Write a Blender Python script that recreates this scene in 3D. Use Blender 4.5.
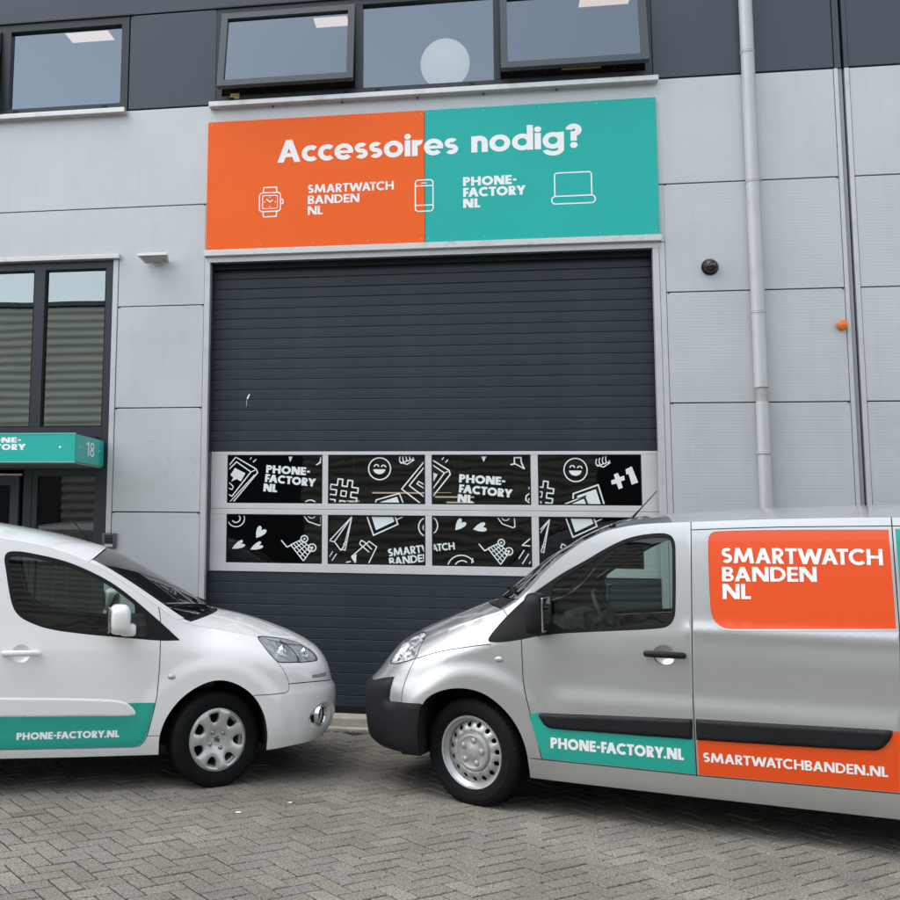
import bpy, bmesh, math, random
from mathutils import Vector, Matrix
from mathutils.geometry import delaunay_2d_cdt
random.seed(7)
R = math.radians
for o in list(bpy.data.objects): bpy.data.objects.remove(o)
scene = bpy.context.scene
COL = scene.collection

# ------------------------------------------------------------------ camera, sky, sun, exposure
CAM_POS = Vector((0.0, -9.7596, 1.70))
YAW, PITCH, ROLL, F_PX = R(-10.3586), R(6.9047), R(0.6601), 1090.47
fw = Vector((math.sin(YAW) * math.cos(PITCH), math.cos(YAW) * math.cos(PITCH), math.sin(PITCH)))
rt = Vector((math.cos(YAW), -math.sin(YAW), 0)); up = rt.cross(fw)
rt, up = rt * math.cos(ROLL) + up * math.sin(ROLL), -rt * math.sin(ROLL) + up * math.cos(ROLL)
cam = bpy.data.cameras.new('camera'); camo = bpy.data.objects.new('camera', cam); COL.objects.link(camo)
m = Matrix((rt, up, -fw)).transposed().to_4x4(); m.translation = CAM_POS; camo.matrix_world = m
cam.sensor_fit = 'HORIZONTAL'; cam.sensor_width = 36.0; cam.lens = F_PX / 900 * 36
cam.shift_x = (450 - 277.0) / 900; cam.shift_y = -(450 - 399.0) / 900
cam.clip_start = 0.05; cam.clip_end = 500
scene.camera = camo

SUN_EL, SUN_AZ = R(60), R(252)           # azimuth measured clockwise from +Y (north = the facade's inward normal)
world = bpy.data.worlds.new('World'); scene.world = world; world.use_nodes = True
nt = world.node_tree; nt.nodes.clear()
sky = nt.nodes.new('ShaderNodeTexSky'); sky.sky_type = 'NISHITA'; sky.sun_disc = False
sky.sun_elevation = SUN_EL; sky.sun_rotation = SUN_AZ; sky.air_density = 1.0; sky.dust_density = 1.5; sky.ozone_density = 1.0
hs = nt.nodes.new('ShaderNodeHueSaturation'); hs.inputs['Saturation'].default_value = 0.31; hs.inputs['Hue'].default_value = 0.478
bg = nt.nodes.new('ShaderNodeBackground'); bg.inputs['Strength'].default_value = 0.15
wo = nt.nodes.new('ShaderNodeOutputWorld')
nt.links.new(sky.outputs[0], hs.inputs['Color']); nt.links.new(hs.outputs[0], bg.inputs[0]); nt.links.new(bg.outputs[0], wo.inputs[0])
sun = bpy.data.lights.new('sun', 'SUN'); sun.energy = 0.6; sun.angle = R(60); sun.color = (1.0, .97, .93)
suno = bpy.data.objects.new('sun', sun); COL.objects.link(suno)
sd = Vector((math.sin(SUN_AZ) * math.cos(SUN_EL), math.cos(SUN_AZ) * math.cos(SUN_EL), math.sin(SUN_EL)))
suno.rotation_euler = sd.to_track_quat('Z', 'Y').to_euler(); suno.location = sd * 30
scene.render.engine = 'CYCLES'
vs = scene.view_settings; vs.view_transform = 'Standard'; vs.look = 'None'; vs.exposure = 1.18; vs.gamma = 1.0; vs.use_curve_mapping = False

# ------------------------------------------------------------------ materials
MATS = {}
def mat(name, col, rough=.5, metal=0., spec=.5, coat=0., coat_rough=.05, noise=0., nscale=8., bump=None, emis=None, estr=0., dirt=None, stretch=None, streak=None):
    """Principled material; noise: colour mottling; bump: (kind, scale, strength, distance); dirt: (colour, scale, amount)"""
    if name in MATS: return MATS[name]
    M = bpy.data.materials.new(name); M.use_nodes = True; nt = M.node_tree; N = nt.nodes; L = nt.links
    b = N['Principled BSDF']; col4 = (*col, 1)
    b.inputs['Base Color'].default_value = col4; b.inputs['Roughness'].default_value = rough; b.inputs['Metallic'].default_value = metal
    b.inputs['Specular IOR Level'].default_value = spec; b.inputs['Coat Weight'].default_value = coat; b.inputs['Coat Roughness'].default_value = coat_rough
    tc = N.new('ShaderNodeTexCoord'); src = tc.outputs['Object']
    if stretch:
        mp = N.new('ShaderNodeMapping'); mp.inputs['Scale'].default_value = stretch; L.new(src, mp.inputs[0]); src = mp.outputs[0]
    colout = None
    if noise:
        n = N.new('ShaderNodeTexNoise'); n.inputs['Scale'].default_value = nscale; n.inputs['Detail'].default_value = 6; L.new(src, n.inputs['Vector'])
        mr = N.new('ShaderNodeMapRange'); mr.inputs[1].default_value = .25; mr.inputs[2].default_value = .75
        mr.inputs[3].default_value = 1 - noise; mr.inputs[4].default_value = 1 + noise; L.new(n.outputs[0], mr.inputs[0])
        mx = N.new('ShaderNodeMix'); mx.data_type = 'RGBA'; mx.blend_type = 'MULTIPLY'; mx.inputs[0].default_value = 1
        mx.inputs[6].default_value = col4; L.new(mr.outputs[0], mx.inputs[7]); colout = mx.outputs[2]
        mr2 = N.new('ShaderNodeMapRange'); mr2.inputs[3].default_value = max(0, rough - .08); mr2.inputs[4].default_value = min(1, rough + .08)
        L.new(n.outputs[0], mr2.inputs[0]); L.new(mr2.outputs[0], b.inputs['Roughness'])
    if dirt:
        n = N.new('ShaderNodeTexNoise'); n.inputs['Scale'].default_value = dirt[1]; n.inputs['Detail'].default_value = 8; n.inputs['Roughness'].default_value = .65
        L.new(tc.outputs['Object'], n.inputs['Vector'])
        mr = N.new('ShaderNodeMapRange'); mr.inputs[1].default_value = .52; mr.inputs[2].default_value = .75; mr.inputs[4].default_value = dirt[2]; L.new(n.outputs[0], mr.inputs[0])
        mx = N.new('ShaderNodeMix'); mx.data_type = 'RGBA'; L.new(mr.outputs[0], mx.inputs[0])
        if colout: L.new(colout, mx.inputs[6])
        else: mx.inputs[6].default_value = col4
        mx.inputs[7].default_value = (*dirt[0], 1); colout = mx.outputs[2]
    if streak:   # rain streaks: (colour, amount)
        mp2 = N.new('ShaderNodeMapping'); mp2.inputs['Scale'].default_value = (9, 9, .35); L.new(tc.outputs['Object'], mp2.inputs[0])
        n = N.new('ShaderNodeTexNoise'); n.inputs['Scale'].default_value = 1.6; n.inputs['Detail'].default_value = 7; L.new(mp2.outputs[0], n.inputs['Vector'])
        mr = N.new('ShaderNodeMapRange'); mr.inputs[1].default_value = .50; mr.inputs[2].default_value = .78; mr.inputs[4].default_value = streak[1]; L.new(n.outputs[0], mr.inputs[0])
        mx = N.new('ShaderNodeMix'); mx.data_type = 'RGBA'; L.new(mr.outputs[0], mx.inputs[0])
        if colout: L.new(colout, mx.inputs[6])
        else: mx.inputs[6].default_value = col4
        mx.inputs[7].default_value = (*streak[0], 1); colout = mx.outputs[2]
    if colout: L.new(colout, b.inputs['Base Color'])
    if bump:
        kind, sc, st, di = bump
        bp = N.new('ShaderNodeBump'); bp.inputs['Strength'].default_value = st; bp.inputs['Distance'].default_value = di
        if kind == 'ribs':
            w = N.new('ShaderNodeTexWave'); w.bands_direction = 'Z'; w.inputs['Scale'].default_value = sc; w.inputs['Distortion'].default_value = 0
        elif kind == 'noise':
            w = N.new('ShaderNodeTexNoise'); w.inputs['Scale'].default_value = sc; w.inputs['Detail'].default_value = 5
        else:
            w = N.new('ShaderNodeTexVoronoi'); w.inputs['Scale'].default_value = sc
        L.new(tc.outputs['Object'], w.inputs['Vector']); L.new(w.outputs[0], bp.inputs['Height']); L.new(bp.outputs[0], b.inputs['Normal'])
    if emis:
        b.inputs['Emission Color'].default_value = (*emis, 1); b.inputs['Emission Strength'].default_value = estr
    MATS[name] = M; return M
def glass(name, tint, base=.04, rough=0.0, ior=1.5, wave=None, coat=(1, 1, 1)):
    """thin pane: tinted see-through layer under a mirror layer (base reflectance plus Fresnel)"""
    if name in MATS: return MATS[name]
    M = bpy.data.materials.new(name); M.use_nodes = True; nt = M.node_tree; N = nt.nodes; L = nt.links; N.clear()
    o = N.new('ShaderNodeOutputMaterial'); t = N.new('ShaderNodeBsdfTransparent'); t.inputs[0].default_value = (*tint, 1)
    g = N.new('ShaderNodeBsdfGlossy'); g.inputs['Roughness'].default_value = rough; g.inputs[0].default_value = (*coat, 1)
    fr = N.new('ShaderNodeFresnel'); fr.inputs[0].default_value = ior
    ad = N.new('ShaderNodeMath'); ad.operation = 'ADD'; ad.use_clamp = True; ad.inputs[1].default_value = base; L.new(fr.outputs[0], ad.inputs[0])
    mx = N.new('ShaderNodeMixShader'); L.new(ad.outputs[0], mx.inputs[0]); L.new(t.outputs[0], mx.inputs[1]); L.new(g.outputs[0], mx.inputs[2])
    L.new(mx.outputs[0], o.inputs[0])
    if wave:
        tc = N.new('ShaderNodeTexCoord'); n = N.new('ShaderNodeTexNoise'); n.inputs['Scale'].default_value = wave[0]; n.inputs['Detail'].default_value = 1
        bp = N.new('ShaderNodeBump'); bp.inputs['Strength'].default_value = wave[1]; bp.inputs['Distance'].default_value = wave[2]
        L.new(tc.outputs['Object'], n.inputs['Vector']); L.new(n.outputs[0], bp.inputs['Height'])
        L.new(bp.outputs[0], g.inputs['Normal'])
    MATS[name] = M; return M

M_PANEL = mat('ribbed_grey_panel', (.53, .55, .565), .42, .25, noise=.05, nscale=1.6, bump=('ribs', 12.0, .06, .004), dirt=((.40, .41, .42), 2.2, .35), streak=((.38, .39, .40), .16))
M_TRIM = mat('light_grey_trim', (.56, .57, .59), .38, .3, noise=.04, nscale=5, dirt=((.30, .29, .28), 7, .35))
M_SILL = mat('aluminium_sill', (.60, .60, .60), .33, .5, noise=.08, nscale=6, dirt=((.22, .20, .18), 6, .5))
M_DARKP = mat('anthracite_panel', (.048, .061, .079), .38, .1, noise=.06, nscale=1.8)
M_FRAME = mat('anthracite_frame', (.022, .028, .035), .36, .0, noise=.08, nscale=6)
M_SLAT = mat('anthracite_door_slat', (.024, .034, .045), .42, .0, noise=.07, nscale=3, bump=('noise', 140, .12, .002), dirt=((.06, .066, .07), 1.7, .35), spec=.35, streak=((.06, .066, .07), .14))
M_DFRAME = mat('grey_door_window_frame', (.66, .67, .68), .35, .2, noise=.04, nscale=5)
M_BLACK = mat('matt_black', (.008, .008, .009), .7)
M_DARKROOM = mat('dark_interior', (.020, .021, .022), .85, noise=.3, nscale=2)
M_ROOM = mat('office_wall', (.30, .30, .29), .8, noise=.04, nscale=2)
M_RUBBER = mat('black_rubber', (.006, .0065, .007), .6, spec=.25)
M_ORANGE = mat('orange_sign_sheet', (.90, .128, .014), .4, spec=.25, noise=.025, nscale=1.5)
M_TEAL = mat('teal_sign_sheet', (.020, .43, .385), .4, spec=.25, noise=.03, nscale=1.5)
M_WHITE = mat('white_print', (.90, .90, .90), .45)
M_VINYL = mat('white_window_vinyl', (.78, .83, .83), .55)
M_CONC = mat('pale_concrete', (.40, .38, .33), .85, noise=.22, nscale=9, bump=('noise', 60, .4, .006), dirt=((.16, .15, .13), 12, .6))
M_ZINC = mat('grey_pipe_plastic', (.47, .48, .50), .38, .1, noise=.05, nscale=4, stretch=(1, 1, .2), dirt=((.28, .28, .28), 4, .35))
G_SKYWIN = glass('upper_window_glass', (.55, .62, .66), .20, wave=(1.2, .06, .02), coat=(.70, .81, .96))
G_TALL = glass('tall_window_glass', (.35, .38, .38), .27, wave=(1.3, .03, .02), coat=(.88, .97, .98))
G_ENTR = glass('entrance_glass', (.30, .32, .33), .03)
G_PANE = glass('door_pane_acrylic', (.35, .36, .37), .0, wave=(3, .10, .012))

# ------------------------------------------------------------------ mesh helpers
def link(o, parent=None):
    COL.objects.link(o)
    if parent is not None: o.parent = parent
    return o
def mk(name, verts, faces, mt, parent=None, smooth=False, normals=None):
    me = bpy.data.meshes.new(name); me.from_pydata([tuple(v) for v in verts], [], faces); me.update()
    mts = mt if isinstance(mt, (list, tuple)) else [mt]
    for q in mts: me.materials.append(q)
    if smooth or normals: me.polygons.foreach_set('use_smooth', [True] * len(me.polygons))
    if normals: me.normals_split_custom_set_from_vertices([tuple(n) for n in normals])
    return link(bpy.data.objects.new(name, me), parent)
def empty(name, loc=(0, 0, 0), rz=0.0):
    o = bpy.data.objects.new(name, None); o.location = loc; o.rotation_euler = (0, 0, rz); o.empty_display_size = .2
    COL.objects.link(o); return o
def tag(o, label=None, cat=None, group=None, kind=None):
    if label: o['label'] = label
    if cat: o['category'] = cat
    if group: o['group'] = group
    if kind: o['kind'] = kind
    return o
class MB:
    """collects boxes, tubes, lathes and polygons for one mesh"""
    def __init__(s): s.v = []; s.f = []
    def box(s, x0, x1, y0, y1, z0, z1, c=0.0):
        x0, x1 = min(x0, x1), max(x0, x1); y0, y1 = min(y0, y1), max(y0, y1); z0, z1 = min(z0, z1), max(z0, z1)
        b = len(s.v)
        if c <= 0:
            s.v += [(x, y, z) for z in (z0, z1) for y in (y0, y1) for x in (x0, x1)]
            s.f += [tuple(b + i for i in q) for q in ((0, 2, 3, 1), (4, 5, 7, 6), (0, 1, 5, 4), (2, 6, 7, 3), (0, 4, 6, 2), (1, 3, 7, 5))]
        else:
            bm = bmesh.new(); bmesh.ops.create_cube(bm, size=1)
            for v in bm.verts: v.co = Vector(((x0 + x1) / 2 + v.co.x * (x1 - x0), (y0 + y1) / 2 + v.co.y * (y1 - y0), (z0 + z1) / 2 + v.co.z * (z1 - z0)))
            bmesh.ops.bevel(bm, geom=list(bm.edges), offset=min(c, .45 * min(x1 - x0, y1 - y0, z1 - z0)), segments=2, affect='EDGES', profile=.6)
            s.bm(bm)
        return s
    def bm(s, bm):
        b = len(s.v); bm.verts.ensure_lookup_table(); bm.verts.index_update()
        s.v += [v.co[:] for v in bm.verts]; s.f += [tuple(b + v.index for v in f.verts) for f in bm.faces]; bm.free(); return s
    def lathe(s, prof, n=24, axis='y', center=(0, 0, 0), close=False):
        """prof: list of (r, a) with a along the axis"""
        b = len(s.v); k = len(prof)
        for i in range(n):
            a = 2 * math.pi * i / n; c, d = math.cos(a), math.sin(a)
            for r, h in prof:
                p = {'y': (r * c, h, r * d), 'z': (r * c, r * d, h), 'x': (h, r * c, r * d)}[axis]
                s.v.append((p[0] + center[0], p[1] + center[1], p[2] + center[2]))
        for i in range(n):
            j = (i + 1) % n
            for q in range(k - 1 + (1 if close else 0)):
                s.f.append((b + i * k + q, b + i * k + (q + 1) % k, b + j * k + (q + 1) % k, b + j * k + q))
        return s
    def tube(s, pts, r, n=8, cap=True):
        b = len(s.v); P = [Vector(p) for p in pts]; rr = r if isinstance(r, (list, tuple)) else [r] * len(P)
        ref = None
        for i, p in enumerate(P):
            d = (P[min(i + 1, len(P) - 1)] - P[max(i - 1, 0)]).normalized()
            if ref is None: ref = d.orthogonal().normalized()
            ref = (ref - d * ref.dot(d)).normalized(); o = d.cross(ref)
            for k in range(n):
                a = 2 * math.pi * k / n; s.v.append(tuple(p + (ref * math.cos(a) + o * math.sin(a)) * rr[i]))
        for i in range(len(P) - 1):
            for k in range(n):
                k2 = (k + 1) % n; s.f.append((b + i * n + k, b + i * n + k2, b + (i + 1) * n + k2, b + (i + 1) * n + k))
        if cap:
            s.f.append(tuple(b + k for k in reversed(range(n)))); s.f.append(tuple(b + (len(P) - 1) * n + k for k in range(n)))
        return s
    def ball(s, c, rx, ry, rz, e=1.0, seg=20, ring=12):
        """super-ellipsoid; e<1 gives a squarer shape"""
        b = len(s.v); sg = lambda q: math.copysign(abs(q) ** e, q)
        for i in range(ring + 1):
            ph = -math.pi / 2 + math.pi * i / ring
            for j in range(seg):
                th = 2 * math.pi * j / seg
                s.v.append((c[0] + rx * sg(math.cos(ph)) * sg(math.cos(th)), c[1] + ry * sg(math.cos(ph)) * sg(math.sin(th)), c[2] + rz * sg(math.sin(ph))))
        for i in range(ring):
            for j in range(seg):
                k = (j + 1) % seg; s.f.append((b + i * seg + j, b + i * seg + k, b + (i + 1) * seg + k, b + (i + 1) * seg + j))
        return s
    def build(s, name, mt, parent=None, smooth=False): 
        o = mk(name, s.v, s.f, mt, parent, smooth)
        if smooth:
            try: o.data.set_sharp_from_angle(angle=R(35))
            except Exception: pass
        return o
def box(name, x0, x1, y0, y1, z0, z1, mt, parent=None, c=0.0): return MB().box(x0, x1, y0, y1, z0, z1, c).build(name, mt, parent)

# ------------------------------------------------------------------ flat shapes: union of polygons by constrained Delaunay
def area(p): return sum(p[i - 1][0] * p[i][1] - p[i][0] * p[i - 1][1] for i in range(len(p))) / 2
def ccw(p): return list(p) if area(p) > 0 else list(reversed(p))
def inpoly(x, y, p):
    r = False
    for i in range(len(p)):
        x0, y0 = p[i - 1]; x1, y1 = p[i]
        if (y0 > y) != (y1 > y) and x < (x1 - x0) * (y - y0) / (y1 - y0) + x0: r = not r
    return r
def cdt(polys, extra=(), eps=1e-6):
    """-> (2-D verts, triangles, for each triangle the set of polygons that hold it)"""
    V = []; Fc = []
    for p in polys:
        p = ccw(p); b = len(V); V += [Vector(q[:2]) for q in p]; Fc.append(list(range(b, b + len(p))))
    V += [Vector(q) for q in extra]
    v, e, f, ov, oe, of = delaunay_2d_cdt(V, [], Fc, 0, eps)
    T = []; S = []; PB = []; cell = {}
    xs = [q[0] for p in polys for q in p]; ys = [q[1] for p in polys for q in p]; X0, Y0 = min(xs), min(ys); H = max(max(xs) - X0, max(ys) - Y0, 1e-9) / 40
    for i, p in enumerate(polys):          # which polygons may cover which cell of a coarse grid
        px_ = [q[0] for q in p]; py_ = [q[1] for q in p]
        for gx in range(int((min(px_) - X0) / H), int((max(px_) - X0) / H) + 1):
            for gy in range(int((min(py_) - Y0) / H), int((max(py_) - Y0) / H) + 1): cell.setdefault((gx, gy), []).append(i)
    for fc in f:
        for i in range(1, len(fc) - 1):
            t = (fc[0], fc[i], fc[i + 1]); cx = (v[t[0]][0] + v[t[1]][0] + v[t[2]][0]) / 3; cy = (v[t[0]][1] + v[t[1]][1] + v[t[2]][1]) / 3
            T.append(t); S.append({k for k in cell.get((int((cx - X0) / H), int((cy - Y0) / H)), ()) if inpoly(cx, cy, polys[k])})
    return [(q[0], q[1]) for q in v], T, S
def compact(V, T):
    idx = {}; v2 = []; t2 = []
    for t in T:
        q = []
        for i in t:
            if i not in idx: idx[i] = len(v2); v2.append(V[i])
            q.append(idx[i])
        t2.append(tuple(q))
    return v2, t2
def flat_union(polys, clip=None):
    ps = list(polys) + ([clip] if clip else [])
    V, T, S = cdt(ps); n = len(polys)
    keep = [t for t, s in zip(T, S) if any(k < n for k in s) and (clip is None or n in s)]
    return compact(V, keep)
def quad_stroke(pts, w, closed=False):
    """a polyline as overlapping quads with small round joints"""
    P = [Vector(p) for p in pts]
    if closed: P = P + [P[0]]
    out = []
    for a, b in zip(P, P[1:]):
        d = b - a
        if d.length < 1e-6: continue
        d.normalize(); n = Vector((-d.y, d.x)) * w / 2; out.append([tuple(a + n), tuple(a - n), tuple(b - n), tuple(b + n)])
    for p in (P[1:-1] if not closed else P[:-1]):
        out.append([(p.x + w / 2 * math.cos(k * math.pi / 4 + .3), p.y + w / 2 * math.sin(k * math.pi / 4 + .3)) for k in range(8)])
    return out
def arcpts(cx, cy, rx, ry, a0, a1, n=14): return [(cx + rx * math.cos(R(a0 + (a1 - a0) * i / n)), cy + ry * math.sin(R(a0 + (a1 - a0) * i / n))) for i in range(n + 1)]
def ringarc(cx, cy, ro, a0, a1, w, n=20, ry=None):
    ry = ry or ro; o = arcpts(cx, cy, ro, ry, a0, a1, n); i = arcpts(cx, cy, ro - w, ry - w, a0, a1, n)
    return [[o[k], o[k + 1], i[k + 1], i[k]] for k in range(n)]
def rc(x0, y0, x1, y1): return [(x0, y0), (x1, y0), (x1, y1), (x0, y1)]
def dg(x0, y0, x1, y1, h): return [(x0 - h / 2, y0), (x0 + h / 2, y0), (x1 + h / 2, y1), (x1 - h / 2, y1)]
def bowl(x0, cx, y0, y1, w):
    r = (y1 - y0) / 2
    return [rc(x0, y1 - w, cx, y1), rc(x0, y0, cx, y0 + w)] + ringarc(cx, (y0 + y1) / 2, r, -90, 90, w, 16)
def ess(W, H, w):
    r = (H + w) / 4; cx = W / 2; k = W / 2 / r
    a = ringarc(cx, H - r, r * k, 38, 270, w, 16, r); b = ringarc(cx, r, r * k, 90, -142, w, 16, r); return a + b
def glyph(c, w):
    h = w * 1.14
    if c == 'A': W = .66 + h; return W, [dg(h / 2, 0, W / 2, 1, h), dg(W - h / 2, 0, W / 2, 1, h), rc(W * .25, .23, W * .75, .23 + w * .8)]
    if c == 'B': return .66, [rc(0, 0, w, 1)] + bowl(w / 2, .36, .47, 1, w * .82) + bowl(w / 2, .39, 0, .53, w * .82)
    if c == 'C': return .88, ringarc(.51, .5, .52, 47, 313, w, 24)
    if c == 'D': return .84, [rc(0, 0, w, 1)] + bowl(w / 2, .34, 0, 1, w * .9)
    if c == 'E': return .58, [rc(0, 0, w, 1), rc(0, 0, .58, w * .88), rc(0, 1 - w * .88, .58, 1), rc(0, .5 - w * .42, .54, .5 + w * .42)]
    if c == 'F': return .52, [rc(0, 0, w, 1), rc(0, 1 - w * .88, .52, 1), rc(0, .46 - w * .42, .48, .46 + w * .42)]
    if c == 'H': return .86, [rc(0, 0, w, 1), rc(.86 - w, 0, .86, 1), rc(0, .5 - w * .42, .86, .5 + w * .42)]
    if c == 'L': return .50, [rc(0, 0, w, 1), rc(0, 0, .50, w * .88)]
    if c == 'M': W = 1.0 + w; return W, [dg(h / 2, 0, .13 + h / 2, 1, h), dg(W - h / 2, 0, W - .13 - h / 2, 1, h), dg(.13 + h / 2, 1, W / 2, .08, h * .95), dg(W - .13 - h / 2, 1, W / 2, .08, h * .95)]
    if c == 'N': return .90, [rc(0, 0, w, 1), rc(.90 - w, 0, .90, 1), dg(w * .62, 1, .90 - w * .62, 0, h * 1.22)]
    if c == 'O': return 1.02, ringarc(.51, .5, .51, 0, 360, w, 32)
    if c == 'P': return .64, [rc(0, 0, w, 1)] + bowl(w / 2, .33, .38, 1, w * .85)
    if c == 'R': return .70, [rc(0, 0, w, 1)] + bowl(w / 2, .34, .40, 1, w * .85) + [dg(.70 - h * .6, 0, .30, .46, h * 1.15)]
    if c == 'S': return .62, ess(.62, 1, w)
    if c == 'T': return .66, [rc(.33 - w / 2, 0, .33 + w / 2, 1), rc(0, 1 - w * .88, .66, 1)]
    if c == 'W': W = 1.16 + h; a = [(h / 2, 1), (W * .28, 0), (W / 2, .96), (W * .72, 0), (W - h / 2, 1)]; return W, [dg(*a[i], *a[i + 1], h) for i in range(4)]
    if c == 'Y': W = .56 + h; return W, [dg(h / 2, 1, W / 2, .4, h), dg(W - h / 2, 1, W / 2, .4, h), rc(W / 2 - w / 2, 0, W / 2 + w / 2, .45)]
    if c == '1': return .34, [rc(.34 - w, 0, .34, 1), [(.34 - w * .5, 1), (0, .84), (0, .84 - w * .8), (.34 - w * .5, .84)]]
    if c == '8': return .52, ringarc(.26, .74, .24, 0, 360, w * .9, 20, .26) + ringarc(.26, .26, .26, 0, 360, w * .9, 20, .27)
    if c == '-': return .36, [rc(.02, .36, .34, .36 + w * .85)]
    if c == '.': return .24, ringarc(.12, .11, .125, 0, 360, .12, 12)
    if c == '?': return .56, ringarc(.28, .75, .28, 172, -90, w, 18, .27) + [rc(.28 - w * .5, .29, .28 + w * .5, .48 + w)] + ringarc(.28, .11, .13, 0, 360, .125, 14)
    X = .70
    if c == 'c': return .58, ringarc(.35, X / 2, .36, 48, 312, w * .95, 18)
    if c == 'o': return .74, ringarc(.37, X / 2, .37, 0, 360, w * .95, 26)
    if c == 'e': return .72, ringarc(.36, X / 2, .365, 0, 318, w * .9, 22) + [rc(.06, X / 2 - w * .34, .71, X / 2 + w * .26)]
    if c == 's': return .50, ess(.50, X, w * .85)
    if c == 'i': return w, [rc(0, 0, w, X)] + ringarc(w / 2, .86, .125, 0, 360, .12, 14)
    if c == 'r': return .40, [rc(0, 0, w, X)] + ringarc(.36, X - .25, .25, 78, 180, w * .9, 10)
    if c == 'n': return .58, [rc(0, 0, w, X), rc(.58 - w, 0, .58, X - .26)] + ringarc(.29, X - .28, .29, 0, 180, w, 16)
    if c == 'd': return .74, ringarc(.36, X / 2, .36, 0, 360, w * .92, 24) + [rc(.74 - w, 0, .74, 1.06)]
    if c == 'g': return .74, ringarc(.36, X / 2, .36, 0, 360, w * .92, 24) + [rc(.74 - w, -.02, .74, X)] + ringarc(.37, -.02, .37, 190, 360, w * .9, 16, .28)
    return .32, []
def text_polys(s, w=.215, gap=.08, space=.28):
    x = 0; out = []; prev = ''
    for c in s:
        if c == ' ': x += space; continue
        x += {'WA': -.15, 'AT': -.15, 'TW': -.03, 'FA': -.13, 'RY': -.07, 'TO': -.04, 'RT': -.03, 'TC': -.05, 'CT': -.03, 'Y.': -.12, 'AC': -.05, 'BA': -.04, 'HB': .0, 'AN': .0, 'LT': -.1}.get(prev + c, 0); prev = c
        W, P = glyph(c, w)
        out += [[(x + px, py) for px, py in p] for p in P]; x += W + gap
    return out, x - gap
def lettering(name, s, mapf, mt, parent, w=.215, gap=.08, normals=None, flip=False):
    """mapf(u, v) with u 0..1 along the line, v in cap heights -> 3-D point"""
    P, W = text_polys(s, w, gap); V, T = flat_union(P)
    if flip: T = [tuple(reversed(t)) for t in T]
    return mk(name, [mapf(x / W, y) for x, y in V], T, mt, parent)
def flat_shape(name, polys, mapf, mt, parent, clip=None):
    V, T = flat_union(polys, clip); return mk(name, [mapf(x, y) for x, y in V], T, mt, parent)

# ================================================================== THE WAREHOUSE UNIT
bld = tag(empty('warehouse_building', (0, 0, 0)), 'grey panelled warehouse unit with anthracite upper storey and large dark sectional door', 'building')
def P(name, x0, x1, y0, y1, z0, z1, mt, c=0.0, parent=None): return box(name, x0, x1, y0, y1, z0, z1, mt, parent or bld, c)
JZ = [5.742 - .9705 * k for k in range(7)]           # panel joints from the storey line down
G = .005                                              # half a joint
def grey(x0, x1, z0, z1): P('wall_panel', x0, x1, 0, .07, max(z0 + G, .012), z1 - G, M_PANEL, .004)
# row under the upper storey runs behind the sign
grey(-9, 3.088, JZ[1], JZ[0]); P('wall_panel', -2.4915, 1.6515, .004, .07, 4.255, JZ[1] - G, M_PANEL)
lp = MB().box(-3.332, -2.492, 0, .07, JZ[2] + G, JZ[1] - G).box(-9, -3.332, 0, .07, 4.312, JZ[1] - G); lp.build('wall_panel', M_PANEL, bld)
for k in range(2, 6): grey(-3.332, -2.492, JZ[k + 1] if k < 5 else 0, JZ[k])
for k in range(1, 6): grey(1.652, 3.088, JZ[k + 1] if k < 5 else 0, JZ[k])
for k in range(0, 6): grey(3.218, 9, JZ[k + 1] if k < 5 else 0, JZ[k])
for k in range(1, 6): grey(-9, -5.46, JZ[k + 1] if k < 5 else 0, JZ[k] if k > 1 else 4.305)
# dark joint backing behind the panels (openings left free)
bk = MB()
for (x0, x1, z0, z1) in ((-9, 9, 6.74, 8.6), (-9, 9, 4.32, 5.75), (-3.39, -2.44, 0, 4.32), (1.56, 9, 0, 4.32), (-3.29, -2.42, 5.75, 6.74), (1.60, 9, 5.75, 6.74), (-9, -5.40, 0, 4.32)):
    bk.box(x0, x1, .072, .25, z0, z1)
bk.build('inner_wall', M_BLACK, bld)
# dark upper cladding
for (x0, x1, z0, z1) in ((-9, 3.095, 6.722, 8.6), (-3.288, -2.418, 5.752, 6.712), (1.596, 3.095, 5.752, 6.712), (3.212, 9, 5.752, 8.6)):
    P('upper_panel', x0, x1, .004, .07, z0 + .002, z1 - .004, M_DARKP, .004)
P('upper_joint_trim', 3.10, 3.150, -.004, .07, 5.746, 8.6, M_DARKP); P('upper_joint_trim', 3.176, 3.207, -.008, .07, 5.746, 8.6, M_DARKP)
P('roof_coping', -9.1, 9.1, -.05, .35, 8.6, 8.68, M_FRAME)
P('roof_deck', -9, 9, .3, 9, 8.3, 8.4, M_BLACK)
# vertical trims
for (x0, x1, y0, z1) in ((-3.388, -3.338, -.006, 4.262), (-2.488, -2.436, -.006, 4.248), (1.545, 1.598, -.006, 4.248), (1.601, 1.648, -.003, 4.248), (3.092, 3.124, -.006, 5.74), (3.178, 3.214, -.006, 5.74)):
    P('corner_trim', x0, x1, y0, .07, .01, z1, M_TRIM, .003)
P('joint_channel', 3.1245, 3.160, .012, .07, .01, 5.74, mat('grey_channel', (.30, .31, .33), .4, .2))
# rivets at the panel corners
rv = MB()
for z in JZ[1:6]:
    for x in (-3.32, -2.505, 1.668, 3.075, 3.212):
        if x < -3 and z > 4: continue
        P('rivet', x - .006, x + .006, -.004, .002, z - .012, z, M_BLACK)
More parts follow.
